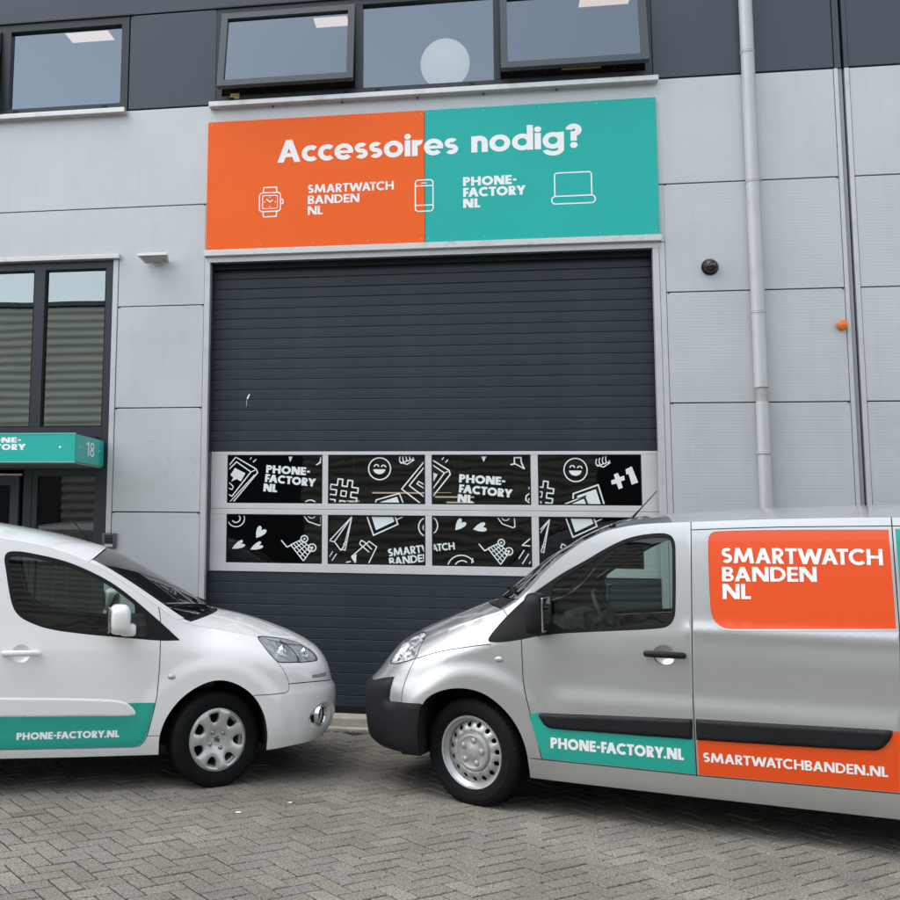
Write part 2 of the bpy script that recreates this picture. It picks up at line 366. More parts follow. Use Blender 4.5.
# old fixing marks left on the pier panel
hm = MB()
for (x, z) in ((-2.82, 2.222), (-2.56, 2.222), (-2.80, 2.36), (-2.58, 2.365), (-2.98, 2.52)): P('screw_hole', x - .005, x + .005, -.002, .004, z - .005, z + .005, mat('grey_filler', (.28, .28, .262), .7))

# ---- window strips of the upper storey
def frame_rect(name, x0, x1, z0, z1, w, y0, y1, mt, parent, wb=None):
    wb = wb or w
    return MB().box(x0, x0 + w, y0, y1, z0, z1).box(x1 - w, x1, y0, y1, z0, z1).box(x0 + w, x1 - w, y0 + .001, y1 - .001, z1 - w, z1).box(x0 + w, x1 - w, y0 + .001, y1 - .001, z0, z0 + wb).build(name, mt, parent)
def pane(x0, x1, z0, z1, y, g, parent): 
    return mk('pane', [(x0, y, z0), (x1, y, z0), (x1, y, z1), (x0, y, z1)], [(0, 1, 2, 3)], g, parent)
def sash(x0, x1, z0, z1, ang, parent):
    """top-hung sash swung outwards"""
    o = frame_rect('sash', 0, x1 - x0, z0 - z1, 0, .062, -.03, .03, mat('sash_frame', (.055, .066, .074), .4, .1), parent)
    o.location = (x0, -.004, z1); o.rotation_euler = (R(-ang), 0, 0)
    pane(.055, x1 - x0 - .055, z0 - z1 + .055, -.055, 0, G_SKYWIN, o)
    return o
w2 = frame_rect('window_frame', -2.415, 1.590, 5.752, 6.71, .06, .0, .10, M_FRAME, bld, .075)
P('mullion', -1.075, -1.005, .002, .098, 5.83, 6.648, M_FRAME, parent=w2); P('mullion', .203, .262, .002, .098, 5.83, 6.648, M_FRAME, parent=w2)
pane(-1.005, .203, 5.827, 6.65, .05, G_SKYWIN, w2)
sash(-2.362, -1.075, 5.83, 6.64, 11.5, w2); sash(.262, 1.540, 5.83, 6.64, 11.5, w2)
for x in (-1.95, -1.30): MB().tube([(x, .03, 5.85), (x + .03, -.14, 5.865)], .008, 6).build('stay_arm', M_FRAME, w2)
for x in (.66, 1.25): MB().tube([(x, .03, 5.85), (x + .03, -.14, 5.865)], .008, 6).build('stay_arm', M_FRAME, w2)
P('lock_plate', -2.27, -2.18, -.012, -.001, 5.79, 5.845, mat('brass', (.45, .36, .12), .4, .6), parent=w2)
P('lock_plate', .80, 1.14, -.10, -.075, 5.842, 5.872, mat('brass', (.45, .36, .12), .4, .6), .004, parent=w2)
P('drip_cap', -2.44, 1.61, -.022, .05, 6.711, 6.733, M_FRAME, .003, parent=w2)
w1 = frame_rect('window_frame', -9, -3.300, 5.752, 6.71, .075, .0, .10, M_FRAME, bld)
P('mullion', -4.625, -4.535, .002, .098, 5.83, 6.635, M_FRAME, parent=w1)
pane(-4.535, -3.375, 5.827, 6.635, .05, G_SKYWIN, w1)
sash(-5.86, -4.635, 5.83, 6.635, 11.5, w1); P('mullion', -5.95, -5.87, .002, .098, 5.83, 6.635, M_FRAME, parent=w1); pane(-8.92, -5.95, 5.827, 6.635, .05, G_SKYWIN, w1)
P('drip_cap', -9, -3.272, -.022, .05, 6.711, 6.733, M_FRAME, .003, parent=w1)
for wn, xs in ((w2, (-2.26, -1.16, .0, .36, 1.40, -.86)), (w1, (-4.45, -3.53))):
    for x in xs: P('drain_cap', x - .025, x + .025, -.012, -.0005, 5.782, 5.806, M_BLACK, parent=wn)
P('window_sill', -2.462, 1.628, -.085, .001, 5.700, 5.748, M_SILL, .004, parent=w2); P('window_sill', -9, -3.298, -.085, .001, 5.700, 5.748, M_SILL, .004, parent=w1)
sg = MB()
for x in (-1.86, -1.2, -.5, .1, .75): sg.box(x, x + .012, -.02, -.003, 5.684, 5.700)
sg.build('sill_clip', M_FRAME, bld)
# office behind the windows
rm = MB()
rm.box(-9, 3.1, 4.6, 4.7, 5.5, 7.35).box(-9, 3.1, .30, 4.6, 5.45, 5.55); rm.build('office_room', M_ROOM, bld)
P('ceiling', -9, 3.1, .30, 4.6, 7.31, 7.4, mat('office_ceiling', (.35, .36, .36), .8), parent=bld)
P('room_end', -9.1, -9, .30, 4.6, 5.5, 7.4, M_ROOM); P('room_end', 3.1, 3.2, .30, 4.6, 5.5, 7.4, M_ROOM)
P('partition', -2.9, -2.8, .30, 4.6, 5.55, 7.31, M_ROOM)
def ceiling_light(x0, x1, y0, y1, label):
    o = empty('ceiling_light', ((x0 + x1) / 2, (y0 + y1) / 2, 7.30)); a, b = (x1 - x0) / 2, (y1 - y0) / 2
    MB().box(-a, a, -b, b, -.012, .008).build('diffuser', mat('lit_panel', (.8, .75, .7), .6, emis=(1.0, .72, .54), estr=.55), o)
    frame_rect_h = MB()
    for (p, q, r_, s_) in ((-a - .015, -a, -b, b), (a, a + .015, -b, b), (-a - .015, a + .015, -b - .015, -b), (-a - .015, a + .015, b, b + .015)): frame_rect_h.box(p, q, r_, s_, -.016, .008)
    frame_rect_h.build('trim', M_TRIM, o)
    tag(o, label, 'ceiling light', 'lit ceiling panels upstairs')
ceiling_light(-4.54, -4.03, 1.41, 1.66, 'warm lit ceiling panel behind the leftmost upstairs window')
ceiling_light(-1.70, -1.33, 1.48, 1.72, 'warm lit ceiling panel behind the open sash left of the globe lamp')
ceiling_light(1.13, 1.64, 1.40, 1.68, 'warm lit ceiling panel behind the open sash right of the globe lamp')
gl = empty('globe_lamp', (-.25, .42, 5.95)); tag(gl, 'large pale round globe lamp inside the fixed upstairs window', 'lamp')
MB().ball((0, 0, .245), .235, .235, .235, seg=36, ring=24).build('shade', mat('paper_shade', (.80, .74, .66), .8, emis=(.95, .86, .76), estr=.26), gl, True)  # faint emission added to lift the shade, which only daylight reaches
MB().tube([(0, 0, .47), (0, 0, 1.36)], .006, 6).build('cord', M_BLACK, gl)
# desk things behind the leftmost window
dk = tag(empty('desk_lamp', (-3.62, .5, 5.83)), 'small white desk things standing behind the leftmost upstairs window', 'desk lamp')
MB().box(-.06, .10, -.05, .05, .0, .10, .02).build('base', M_WHITE, dk); MB().tube([(.0, 0, .09), (-.02, 0, .2)], .012, 8).build('arm', M_WHITE, dk)

# ---- the recessed sectional door
DY = .15; KX = (9.7596 + DY) / 9.7596
dx = lambda x: x * KX
dz = lambda z: 1.70 + (z - 1.70) * KX
hall = MB().box(-2.6, 1.75, 7.0, 7.1, 0, 4.6).box(-2.7, -2.6, .26, 7.0, 0, 4.6).box(1.75, 1.85, .26, 7.0, 0, 4.6).box(-2.6, 1.75, .26, 7.0, 4.5, 4.6).box(-2.6, 1.75, .26, 7.0, -.05, .0); hall.build('hall_interior', M_DARKROOM, bld)
door = MB().box(dx(-2.39), dx(1.60), DY + .012, DY + .05, .10, dz(1.335)).box(dx(-2.39), dx(1.60), DY + .012, DY + .05, dz(2.42), 4.24).build('sectional_door', M_FRAME, bld)
door['label'] = 'anthracite sectional overhead door with two rows of printed windows'
def slats(z0, z1, n):
    p = (z1 - z0) / n; proto = None
    for i in range(n):
        if proto is None:
            b = MB(); x0, x1 = dx(-2.39), dx(1.60); h = p - .003; prof = [(.010, 0), (.001, .0015), (.0, .004), (-.0008, h * .5), (.0, h - .005), (.002, h - .0012), (.010, h)]
            for yy, zz in prof: b.v += [(x0, DY + yy, zz), (x1, DY + yy, zz)]
            for k in range(len(prof) - 1): b.f.append((2 * k, 2 * k + 1, 2 * k + 3, 2 * k + 2))
            proto = b.build('slat', M_SLAT, door); o = proto
        else:
            o = proto.copy(); COL.objects.link(o); o.parent = door
        o.location = (0, random.uniform(-.0006, .0006), z0 + p * i + .002)
slats(.155, dz(1.335), 12); slats(dz(2.42), 4.165, 18)
P('rubber_seal', dx(-2.39), dx(1.60), DY - .004, DY + .05, .098, .152, M_RUBBER, .006, parent=door)
PX = [(-2.237, -1.358), (-1.307, -.440), (-.384, .473), (.533, 1.398)]; PZ = [(1.949, 2.388), (1.413, 1.850)]
for (z0, z1), (f0, f1) in zip(PZ, ((1.900, 2.418), (1.337, 1.897))):
    fr = MB(); Z0, Z1, F0, F1 = dz(z0), dz(z1), dz(f0), dz(f1); y0, y1 = DY - .012, DY + .04
    fr.box(dx(-2.388), dx(1.598), y0, y1, F0, Z0, .003).box(dx(-2.388), dx(1.598), y0, y1, Z1, F1, .003)
    xs = [-2.388] + [q for pr in PX for q in pr] + [1.598]
    for i in range(0, 10, 2): fr.box(dx(xs[i]), dx(xs[i + 1]), y0 + .002, y1 - .001, Z0, Z1)
    fr.build('window_section_frame', M_DFRAME, door)
    for a, b in PX:
        pane(dx(a), dx(b), Z0, Z1, DY + .014, G_PANE, door)
        g = MB(); A, B = dx(a), dx(b)
        for q in ((A, A + .008, Z0, Z1), (B - .008, B, Z0, Z1), (A + .008, B - .008, Z0, Z0 + .008), (A + .008, B - .008, Z1 - .008, Z1)): g.box(q[0], q[1], DY - .006, DY + .012, q[2], q[3])
        g.build('gasket', M_RUBBER, door)
P('guide_rail', -2.434, dx(-2.39), .06, DY + .03, .01, 4.24, M_FRAME); P('guide_rail', dx(1.60) - .02, 1.66, .175, DY + .06, .01, 4.24, M_FRAME)
P('door_reveal', -2.436, -2.4345, .0705, .25, .01, 4.24, M_FRAME); P('door_reveal', 1.560, 1.562, .0705, .25, .01, 4.24, M_FRAME)
P('door_head', -2.42, 1.545, .02, .14, 4.205, 4.247, mat('grey_steel_angle', (.20, .21, .21), .5, .3, noise=.15, nscale=5, dirt=((.08, .07, .06), 8, .5)))
P('door_head_seal', -2.42, 1.545, .08, .145, 4.150, 4.204, M_RUBBER)
# bird dropping on the door
V, T = flat_union([[(0, .02), (.010, .03), (.024, .065), (.017, .072), (.003, .05), (-.008, .03)]] + quad_stroke([(-.002, .022), (-.006, -.01), (-.010, -.05)], .0025))
mk('white_smear', [(dx(-2.06) + x, DY - .004, 2.90 + y) for x, y in V], T, M_WHITE, door)
# glowing bars added in the hall to stand in for pale streaks in the panes
for i, (a, b, z, lb) in enumerate(((-1.282, -.30, 2.192, 'longest lit strip light in the dark hall, seen through the upper door panes'), (-1.604, -1.447, 2.086, 'short lit strip light in the dark hall above the paper plane window'), (-.50, -.02, 2.144, 'lit strip light in the dark hall just under the longest one'), (-.36, -.02, 2.078, 'lowest lit strip light in the dark hall behind the letters NL'))):
    o = empty('strip_light', ((a + b) / 2, 4.0, z)); L_ = (b - a) / 2
    MB().box(-L_, L_, -.02, .02, -.008, .008, .003).build('tube', mat('lit_tube', (.9, .8, .6), .5, emis=(1.0, .84, .56), estr=.55), o)
    MB().box(-L_ - .03, L_ + .03, -.03, .03, .013, .05).build('batten', M_FRAME, o)
    MB().box(-.01, .01, .0, .02, .05, 4.5 - z).build('hanger', M_FRAME, o)
    tag(o, lb, 'strip light', 'strip lights in the hall')

# ---- printed doodles on the panes (traced in a grid of 7.25 units per photo pixel, given per pane)
def pane_map(ix, iz, box4, yy=-.004):
    (x0, x1), (z0, z1) = PX[ix], PZ[iz]; a0, b0, a1, b1 = box4
    return lambda u, v: (dx(x0 + (x1 - x0) * (u - a0) / (a1 - a0)), DY + yy + .012, dz(z1 - (z1 - z0) * (v - b0) / (b1 - b0)))
def circ(cx, cy, r, w, n=26): return quad_stroke(arcpts(cx, cy, r, r, 0, 360, n)[:-1], w, True)
def disc(cx, cy, r): return [arcpts(cx, cy, r, r, 0, 360, 14)[:-1]]
def text_at(s, x, y, width, h, ang, w=.24):
    P_, W = text_polys(s, w, .06); c, d = math.cos(R(ang)), math.sin(R(ang)); out = []
    for p in P_: out.append([(x + (a / W * width) * c + (-b * h) * -d, y + (a / W * width) * d + (-b * h) * c) for a, b in p])
    return out
S = quad_stroke
def smiley(cx, cy, r): 
    return circ(cx, cy, r, 9) + S(arcpts(cx - r * .28, cy - r * .18, r * .2, r * .2, 180, 360, 8), 9) + S(arcpts(cx + r * .36, cy - r * .12, r * .2, r * .2, 190, 360, 8), 9) + [arcpts(cx - .02 * r, cy + .02 * r, r * .55, r * .48, 4, 176, 12)]
def cart(ox, oy):
    o = S([(ox - 160, oy - 150), (ox - 118, oy - 100), (ox - 80, oy - 118)], 9)
    A, B, C_, D = Vector((ox - 92, oy - 118)), Vector((ox - 15, oy - 155)), Vector((ox + 62, oy - 88)), Vector((ox, oy))
    for i in range(5):
        t = i / 4; o += S([A.lerp(B, t)[:], D.lerp(C_, t)[:]], 8) if i in (0, 4) else S([A.lerp(B, t)[:], D.lerp(C_, t)[:]], 7)
        o += S([A.lerp(D, t)[:], B.lerp(C_, t)[:]], 8 if i in (0, 4) else 7)
    return o + circ(ox + 6, oy - 162, 24, 9, 16) + disc(ox + 6, oy - 162, 8) + circ(ox + 62, oy - 98, 27, 9, 16) + disc(ox + 62, oy - 98, 9)
def plane_(ox, oy):   # paper plane; tip at (ox, oy)
    return S([(ox, oy), (ox - 165, oy + 180), (ox - 128, oy + 186), (ox, oy)], 8, False) + S([(ox, oy), (ox - 128, oy + 186), (ox - 80, oy + 250), (ox - 62, oy + 225)], 8) + S([(ox, oy), (ox - 48, oy + 248), (ox - 80, oy + 240)], 8) + S([(ox, oy), (ox - 62, oy + 235)], 6) + S([(ox - 66, oy + 220), (ox - 44, oy + 205)], 6) + S([(ox - 62, oy + 205), (ox - 42, oy + 185)], 6) + S([(ox - 165, oy + 300), (ox - 140, oy + 258)], 7) + S([(ox - 145, oy + 325), (ox - 112, oy + 275)], 7)
def bag(ox, oy): 
    return S([(ox, oy), (ox + 130, oy - 115), (ox + 185, oy - 75), (ox + 120, oy + 60)], 8) + S([(ox, oy), (ox + 40, oy + 60)], 8) + S([(ox + 60, oy - 95), (ox + 72, oy - 122), (ox + 95, oy - 110), (ox + 150, oy - 55)], 8) + S([(ox + 60, oy - 95), (ox + 130, oy - 35)], 8) + [[(ox, oy), (ox + 38, oy - 20), (ox + 34, oy + 42)]]
def card_low(ox, oy): # lower half of the tilted card
    return S([(ox, oy), (ox + 50, oy + 145), (ox + 228, oy + 62), (ox + 205, oy)], 10) + [[(ox + 35, oy + 5), (ox + 190, oy + 5), (ox + 202, oy + 42), (ox + 68, oy + 108)]] + S([(ox + 215, oy + 30), (ox + 268, oy + 5)], 8)
def card_top(ox, oy):
    return S([(ox, oy), (ox + 8, oy - 28), (ox + 175, oy - 76), (ox + 205, oy)], 9) + [[(ox + 30, oy), (ox + 36, oy - 12), (ox + 158, oy - 52), (ox + 178, oy)]]
def spiral(cx, cy): return circ(cx, cy, 62, 8) + S(arcpts(cx, cy, 30, 30, -70, 150, 12), 9)
def leaf(x, y, ang, ln, wd):   # heart with its tip at (x, y), axis turned ang degrees anticlockwise from the right
    c, d = math.cos(R(ang)), -math.sin(R(ang)); o = []
    for u, v in ((0, 0), (.35, -.30), (.70, -.46), (.93, -.44), (1.0, -.28), (.92, -.12), (.74, 0), (.92, .12), (1.0, .28), (.93, .44), (.70, .46), (.35, .30)):
        o.append((x + u * ln * c - v * wd * d, y + u * ln * d + v * wd * c))
    return [o]
def swirl(ox, oy): return S([(ox, oy), (ox + 35, oy + 48), (ox + 115, oy + 76), (ox + 128, oy + 68), (ox + 125, oy + 5)], 8) + S(arcpts(ox + 60, oy - 5, 28, 28, 20, 160, 8), 7)
def hashsign(ox, oy): # puffy outlined hash, origin at the left middle
    c, d = math.cos(R(8)), math.sin(R(8)); k = 118
    f = lambda u, v: (ox + 95 + k * (u * c - v * d), oy + 50 + k * (u * d + v * c))
    a, b_, e = .16, .46, .86
    out = [(-b_, -e), (-a, -e), (-a, -b_), (a, -b_), (a, -e), (b_, -e), (b_, -b_), (e, -b_), (e, -a), (b_, -a), (b_, a), (e, a), (e, b_), (b_, b_), (b_, e), (a, e), (a, b_), (-a, b_), (-a, e), (-b_, e), (-b_, b_), (-e, b_), (-e, a), (-b_, a), (-b_, -a), (-e, -a), (-e, -b_), (-b_, -b_)]
    return S([f(*q) for q in out], 10, True) + S([f(*q) for q in ((-a, -a), (a, -a), (a, a), (-a, a))], 9, True)
def fist(ox, oy): 
    o = []
    for i in range(4): o += S(arcpts(ox + i * 24, oy - i * 8, 15, 28, 20, 240, 9), 8)
    return o + S([(ox - 10, oy + 20), (ox + 40, oy + 36), (ox + 92, oy + 2)], 8)
B11, B21 = (42, 55, 732, 410), (30, 487, 722, 848)
B12, B22 = (44, 52, 750, 410), (36, 487, 750, 852)
B13, B23 = (30, 45, 757, 412), (30, 487, 770, 862)
B14, B24 = (40, 42, 806, 416), (50, 492, 812, 872)
PR = {
 (0, 0): (B11, [S([(40, 145), (100, 70), (250, 158), (262, 185), (75, 415)], 9) + S([(40, 172), (106, 105), (212, 180), (75, 360), (45, 342)], 9) + S([(214, 180), (245, 165)], 7) + S([(240, 200), (55, 408)], 7) + S([(40, 268), (58, 262), (85, 288), (76, 310), (40, 296)], 8),
   [[(95, 150), (172, 190), (140, 250), (108, 233), (68, 252), (84, 222), (62, 202)]], S([(205, 88), (215, 70)], 7) + S([(228, 108), (250, 86)], 8), [[(483, 62), (516, 64), (497, 106)]], S([(685, 128), (712, 112), (718, 72), (735, 70)], 9) + S([(700, 112), (735, 108)], 8),
   text_at('PHONE-', 322, 186, 318, 58, 3.5, .27), text_at('FACTORY', 314, 252, 368, 58, 5.5, .27), text_at('NL', 304, 322, 100, 58, 4, .27), S(arcpts(645, 430, 48, 46, 180, 360, 12), 8)]),
 (0, 1): (B21, [spiral(97, 520), [[(290, 500), (310, 487), (335, 490)]], leaf(246, 664, 56, 92, 78), leaf(70, 746, 28, 100, 60), leaf(204, 750, 26, 96, 58), cart(588, 828), swirl(585, 490)]),
 (1, 0): (B12, [hashsign(62, 285), smiley(420, 153, 80), fist(580, 85), S([(750, 92), (580, 300), (725, 410)], 9) + S([(750, 132), (635, 275), (750, 362)], 9) + S([(750, 300), (690, 262), (702, 244), (750, 272)], 8), card_top(388, 408)]),
 (1, 1): (B22, [plane_(212, 500), bag(210, 795), card_low(322, 490), S(arcpts(765, 570, 65, 70, 90, 270, 12), 9) + S(arcpts(760, 575, 28, 28, 100, 250, 8), 8), S([(170, 838), (205, 830)], 8), text_at('SMARTWATCH', 482, 790, 500, 56, -7.5, .22), text_at('BANDEN', 490, 856, 300, 56, -7.5, .22)]),
 (2, 0): (B13, [S([(30, 80), (160, 160), (168, 190), (40, 350)], 10) + S([(30, 115), (125, 180), (32, 305)], 9) + S([(125, 180), (155, 165)], 7), [[(30, 170), (75, 190), (50, 235), (30, 250)]], S([(108, 82), (122, 62)], 8) + S([(132, 102), (152, 82)], 8), [[(398, 58), (436, 58), (416, 98)]], S([(612, 118), (640, 112), (640, 66), (688, 66), (690, 100), (712, 150)], 10) + S([(640, 108), (712, 148)], 8),
   text_at('PHONE-', 232, 248, 340, 60, 3.5, .27), text_at('FACTORY', 230, 322, 392, 60, 5.5, .27), text_at('NL', 220, 392, 110, 58, 4, .27), S([(757, 262), (742, 290), (757, 305)], 9) + S([(757, 320), (722, 345), (718, 375), (757, 405)], 10) + S([(757, 345), (738, 372), (757, 390)], 8)]),
 (2, 1): (B23, [S(arcpts(25, 560, 48, 62, -90, 90, 12), 9), leaf(206, 594, 50, 96, 76), leaf(338, 586, 14, 100, 74), swirl(520, 495), text_at('ATCH', 28, 756, 175, 54, -6, .22), cart(540, 844), S(arcpts(250, 880, 105, 100, 165, 330, 14), 9) + S(arcpts(255, 890, 62, 70, 175, 305, 12), 9) + S([(334, 800), (326, 838)], 9), S([(770, 640), (700, 700), (770, 706)], 9), S([(672, 800), (714, 735)], 8), S([(698, 838), (746, 762)], 8), S([(748, 836), (770, 800)], 8)]),
 (3, 0): (B14, [hashsign(-45, 285), smiley(323, 155, 86), fist(490, 98), [[(604, 188), (634, 176), (648, 206), (680, 196), (684, 228), (656, 238), (668, 284), (638, 296), (624, 254), (588, 262), (584, 232), (614, 220)]], [[(692, 150), (738, 128), (782, 246), (734, 262), (712, 182), (696, 190)]], S([(300, 368), (302, 330), (488, 264), (532, 420)], 11) + S([(225, 412), (395, 345), (420, 416)], 9), [[(330, 345), (470, 296), (508, 416), (430, 416), (400, 350), (332, 372)]], [[(262, 416), (380, 366), (400, 416)]]]),
 (3, 1): (B24, [plane_(132, 512), card_low(252, 498), bag(150, 815)]),
}
for (ix, iz), (b4, polys) in PR.items():
    a0, b0, a1, b1 = b4; mx_ = 12
    clip = [(a0 + mx_, b0 + mx_), (a1 - mx_, b0 + mx_), (a1 - mx_, b1 - mx_), (a0 + mx_, b1 - mx_)]
    f = pane_map(ix, iz, b4)
    for item in polys:
        V, T = flat_union([p for p in item if abs(area(p)) > .5], clip)
        if T: mk('printed_doodle', [f(x, y) for x, y in V], [tuple(reversed(t)) for t in T], M_VINYL, door)

# threshold at the foot of the wall
thr = box('door_threshold', -2.60, 1.70, -.10, .30, -.06, .100, M_CONC, None, .01); tag(thr, kind='structure')
kb = MB()
for i, x in enumerate([-9, -5.5, -2.601]): pass
wall_foot = MB().box(-9, -2.601, -.03, .08, -.06, .012).box(1.701, 9, -.03, .08, -.06, .012).build('wall_plinth', M_CONC, bld)
for i in range(5):
    x0 = -2.6 + i * .86; o = box('kerb', x0 + .004, x0 + .856, -.205, -.104, -.06, .030 + random.uniform(-.003, .003), M_CONC, thr, .008)

# ---- the big sign
sign = tag(empty('advertising_sign', (-.435, -.01, 4.312)), 'long orange and teal sign board reading Accessoires nodig above the big door', 'sign')
SO = Vector(sign.location)
def SB(name, x0, x1, y0, y1, z0, z1, mt, c=0): return box(name, x0 - SO.x, x1 - SO.x, y0 - SO.y, y1 - SO.y, z0 - SO.z, z1 - SO.z, mt, sign, c)
SB('orange_panel', -2.474, -.432, -.038, -.002, 4.312, 5.560, M_ORANGE, .003); SB('teal_panel', -.428, 1.605, -.038, -.002, 4.312, 5.560, M_TEAL, .003)
SB('bottom_rail', -2.488, 1.617, -.060, -.0015, 4.252, 4.308, M_SILL, .004)
for x in (-2.44, -1.95, -1.45, -.95, -.46, -.40, .1, .6, 1.1, 1.57):
    for z in (4.345, 5.53): MB().lathe([(.0, -.0015), (.004, -.001), (.005, .001)], 8, 'y', (x - SO.x, -.0385 - SO.y, z - SO.z)).build('screw', M_SILL, sign)
def smap(x0, x1, z0, h): return lambda u, v: (x0 + (x1 - x0) * u - SO.x, -.0395 - SO.y, z0 + h * v - SO.z)
for s, x0, x1, z0, h, w in (('Accessoires', -1.799, -.126, 5.128, .218, .215), ('nodig?', -.008, .965, 5.133, .218, .215), ('SMARTWATCH', -1.508, -.711, 4.820, .081, .212), ('BANDEN', -1.508, -1.027, 4.716, .081, .212), ('NL', -1.507, -1.367, 4.614, .081, .212), ('PHONE-', -.085, .391, 4.822, .085, .262), ('FACTORY', -.085, .469, 4.720, .085, .262), ('NL', -.086, .065, 4.618, .085, .262)):
    lettering('lettering', s, smap(x0, x1, z0, h), M_WHITE, sign, w, .055 if 'o' in s else .08)
def icon(strokes): 
    V, T = flat_union(strokes); mk('icon', [(x - SO.x, -.0395 - SO.y, z - SO.z) for x, z in V], T, M_WHITE, sign)
def rrect(x0, z0, x1, z1, r, n=5): return arcpts(x1 - r, z1 - r, r, r, 0, 90, n) + arcpts(x0 + r, z1 - r, r, r, 90, 180, n) + arcpts(x0 + r, z0 + r, r, r, 180, 270, n) + arcpts(x1 - r, z0 + r, r, r, 270, 360, n)
w = .0115
icon(S(rrect(-1.965, 4.662, -1.765, 4.842, .03), w, True) + S(rrect(-1.935, 4.690, -1.795, 4.815, .008), .008, True) + S([(-1.93, 4.845), (-1.925, 4.893), (-1.805, 4.893), (-1.80, 4.845)], w) + S([(-1.93, 4.659), (-1.925, 4.611), (-1.805, 4.611), (-1.80, 4.659)], w) + S([(-1.762, 4.775), (-1.742, 4.77), (-1.742, 4.735), (-1.762, 4.73)], w) + S([(-1.90, 4.782), (-1.865, 4.752), (-1.838, 4.77)], w) + disc(-1.865, 4.71, .006) + disc(-1.865, 4.80, .006) + disc(-1.915, 4.752, .006) + disc(-1.815, 4.752, .006))
icon(S(rrect(-.515, 4.604, -.355, 4.897, .028), w, True) + S([(-.512, 4.842), (-.358, 4.842)], w) + S([(-.512, 4.66), (-.358, 4.66)], w) + S([(-.46, 4.868), (-.41, 4.868)], .009))
icon(S(arcpts(.745, 4.88, .024, .024, 180, 90, 5) + arcpts(1.015, 4.88, .024, .024, 90, 0, 5) + [(1.039, 4.69), (.721, 4.69)], w, True) + S(rrect(.693, 4.620, 1.068, 4.690, .033), w, True))
P('fascia_gap', -2.46, 1.60, -.012, -.0005, 4.20, 4.251, M_TRIM)

# ---- entrance glazing left of the pier
ent = frame_rect('entrance_frame', -5.40, -3.392, .02, 4.262, .072, .02, .10, M_FRAME, bld)
P('mullion', -4.19, -4.085, .022, .098, 2.66, 4.19, M_FRAME, parent=ent); P('transom', -5.328, -3.464, .018, .098, 2.25, 2.658, M_FRAME, parent=ent)
pane(-4.085, -3.464, 2.658, 4.19, .06, G_TALL, ent); pane(-5.328, -4.19, 2.658, 4.19, .06, G_TALL, ent)
for (a, b, c_, d_) in ((-4.085, -3.464, 2.658, 4.19), (-5.328, -4.19, 2.658, 4.19)): frame_rect('glazing_bead', a - .001, b + .001, c_ - .001, d_ + .001, .014, .03, .058, M_RUBBER, ent)
P('lintel_sill', -5.44, -3.318, -.055, .03, 4.263, 4.306, M_SILL, .004, parent=ent)
P('mullion', -4.225, -4.145, .022, .098, .09, 2.25, M_FRAME, parent=ent)
pane(-4.145, -3.464, .35, 2.20, .06, G_ENTR, ent)
frame_rect('side_light_frame', -4.144, -3.465, .09, 2.249, .055, .03, .09, M_FRAME, ent, .28)
dr = frame_rect('entrance_door', -5.325, -4.262, .06, 2.19, .085, .0, .06, mat('entrance_door_frame', (.035, .043, .055), .38), bld, .25)
pane(-5.24, -4.347, .31, 2.105, .03, G_ENTR, dr)
P('door_head_drip', -5.325, -4.235, -.012, .02, 2.195, 2.212, M_SILL, parent=ent)
MB().tube([(-5.18, -.0, .95), (-5.18, -.06, .97), (-5.18, -.06, 1.35), (-5.18, -.0, 1.37)], .014, 10).build('door_handle', M_SILL, dr, True)
eh = MB().box(-5.4, -2.8, 3.4, 3.5, 0, 4.4).box(-5.5, -5.4, .26, 3.4, 0, 4.4).box(-2.8, -2.7, .26, 3.4, 0, 4.4).box(-5.4, -2.8, .26, 3.4, 4.3, 4.4).box(-5.4, -2.8, .11, 3.4, -.04, .008).box(-5.4, -2.8, .26, 3.4, 2.45, 2.60); eh.build('entrance_hall', M_DARKROOM, bld)
# stair and racks in the dark entrance
rk = tag(empty('storage_rack', (-4.0, 2.2, .01)), 'dim metal storage rack inside the dark glazed entrance', 'rack')
rb = mat('rack_metal', (.16, .16, .15), .5, .4)
for x in (-.75, 0, .75):
    for y in (0, .4): MB().box(x - .02, x + .02, y - .02, y + .02, 0, 2.3).build('upright', rb, rk)
for z in (.3, .75, 1.2, 1.65, 2.1): MB().box(-.76, .76, -.02, .42, z, z + .03).build('shelf', rb, rk)
MB().tube([(.75, -.02, .8), (-.2, -.02, 2.1)], .012, 6).build('brace', rb, rk)

# ---- canopy sign over the entrance
can = tag(empty('canopy_sign', (-4.38, -.375, 2.276)), 'teal box canopy with house number 18 over the entrance', 'sign')
CO = Vector(can.location); M_TEALC = mat('teal_canopy_sheet', (.020, .42, .37), .30, noise=.03, nscale=2)
def CB(name, x0, x1, y0, y1, z0, z1, mt, c=0): return box(name, x0 - CO.x, x1 - CO.x, y0 - CO.y, y1 - CO.y, z0 - CO.z, z1 - CO.z, mt, can, c)
CB('front_panel', -5.33, -3.432, -.745, -.73, 2.279, 2.524, M_TEALC, .003); CB('side_panel', -3.446, -3.431, -.7295, .0, 2.281, 2.522, M_TEALC); CB('side_panel', -5.33, -5.315, -.7295, .0, 2.281, 2.522, M_TEALC)
CB('underside', -5.314, -3.447, -.729, .0, 2.285, 2.30, M_FRAME); CB('top_sheet', -5.314, -3.447, -.729, .0, 2.50, 2.515, M_FRAME)
ed = MB()
for (z0, z1) in ((2.272, 2.280), (2.523, 2.531)): ed.box(-5.335 - CO.x, -3.427 - CO.x, -.750 - CO.y, -.744 - CO.y, z0 - CO.z, z1 - CO.z)
ed.build('edge_trim', mat('pale_teal_edge', (.25, .55, .50), .35), can)
CB('bottom_rail', -5.33, -3.43, -.70, -.05, 2.262, 2.278, mat('grey_steel_angle', (.2, .21, .21)))
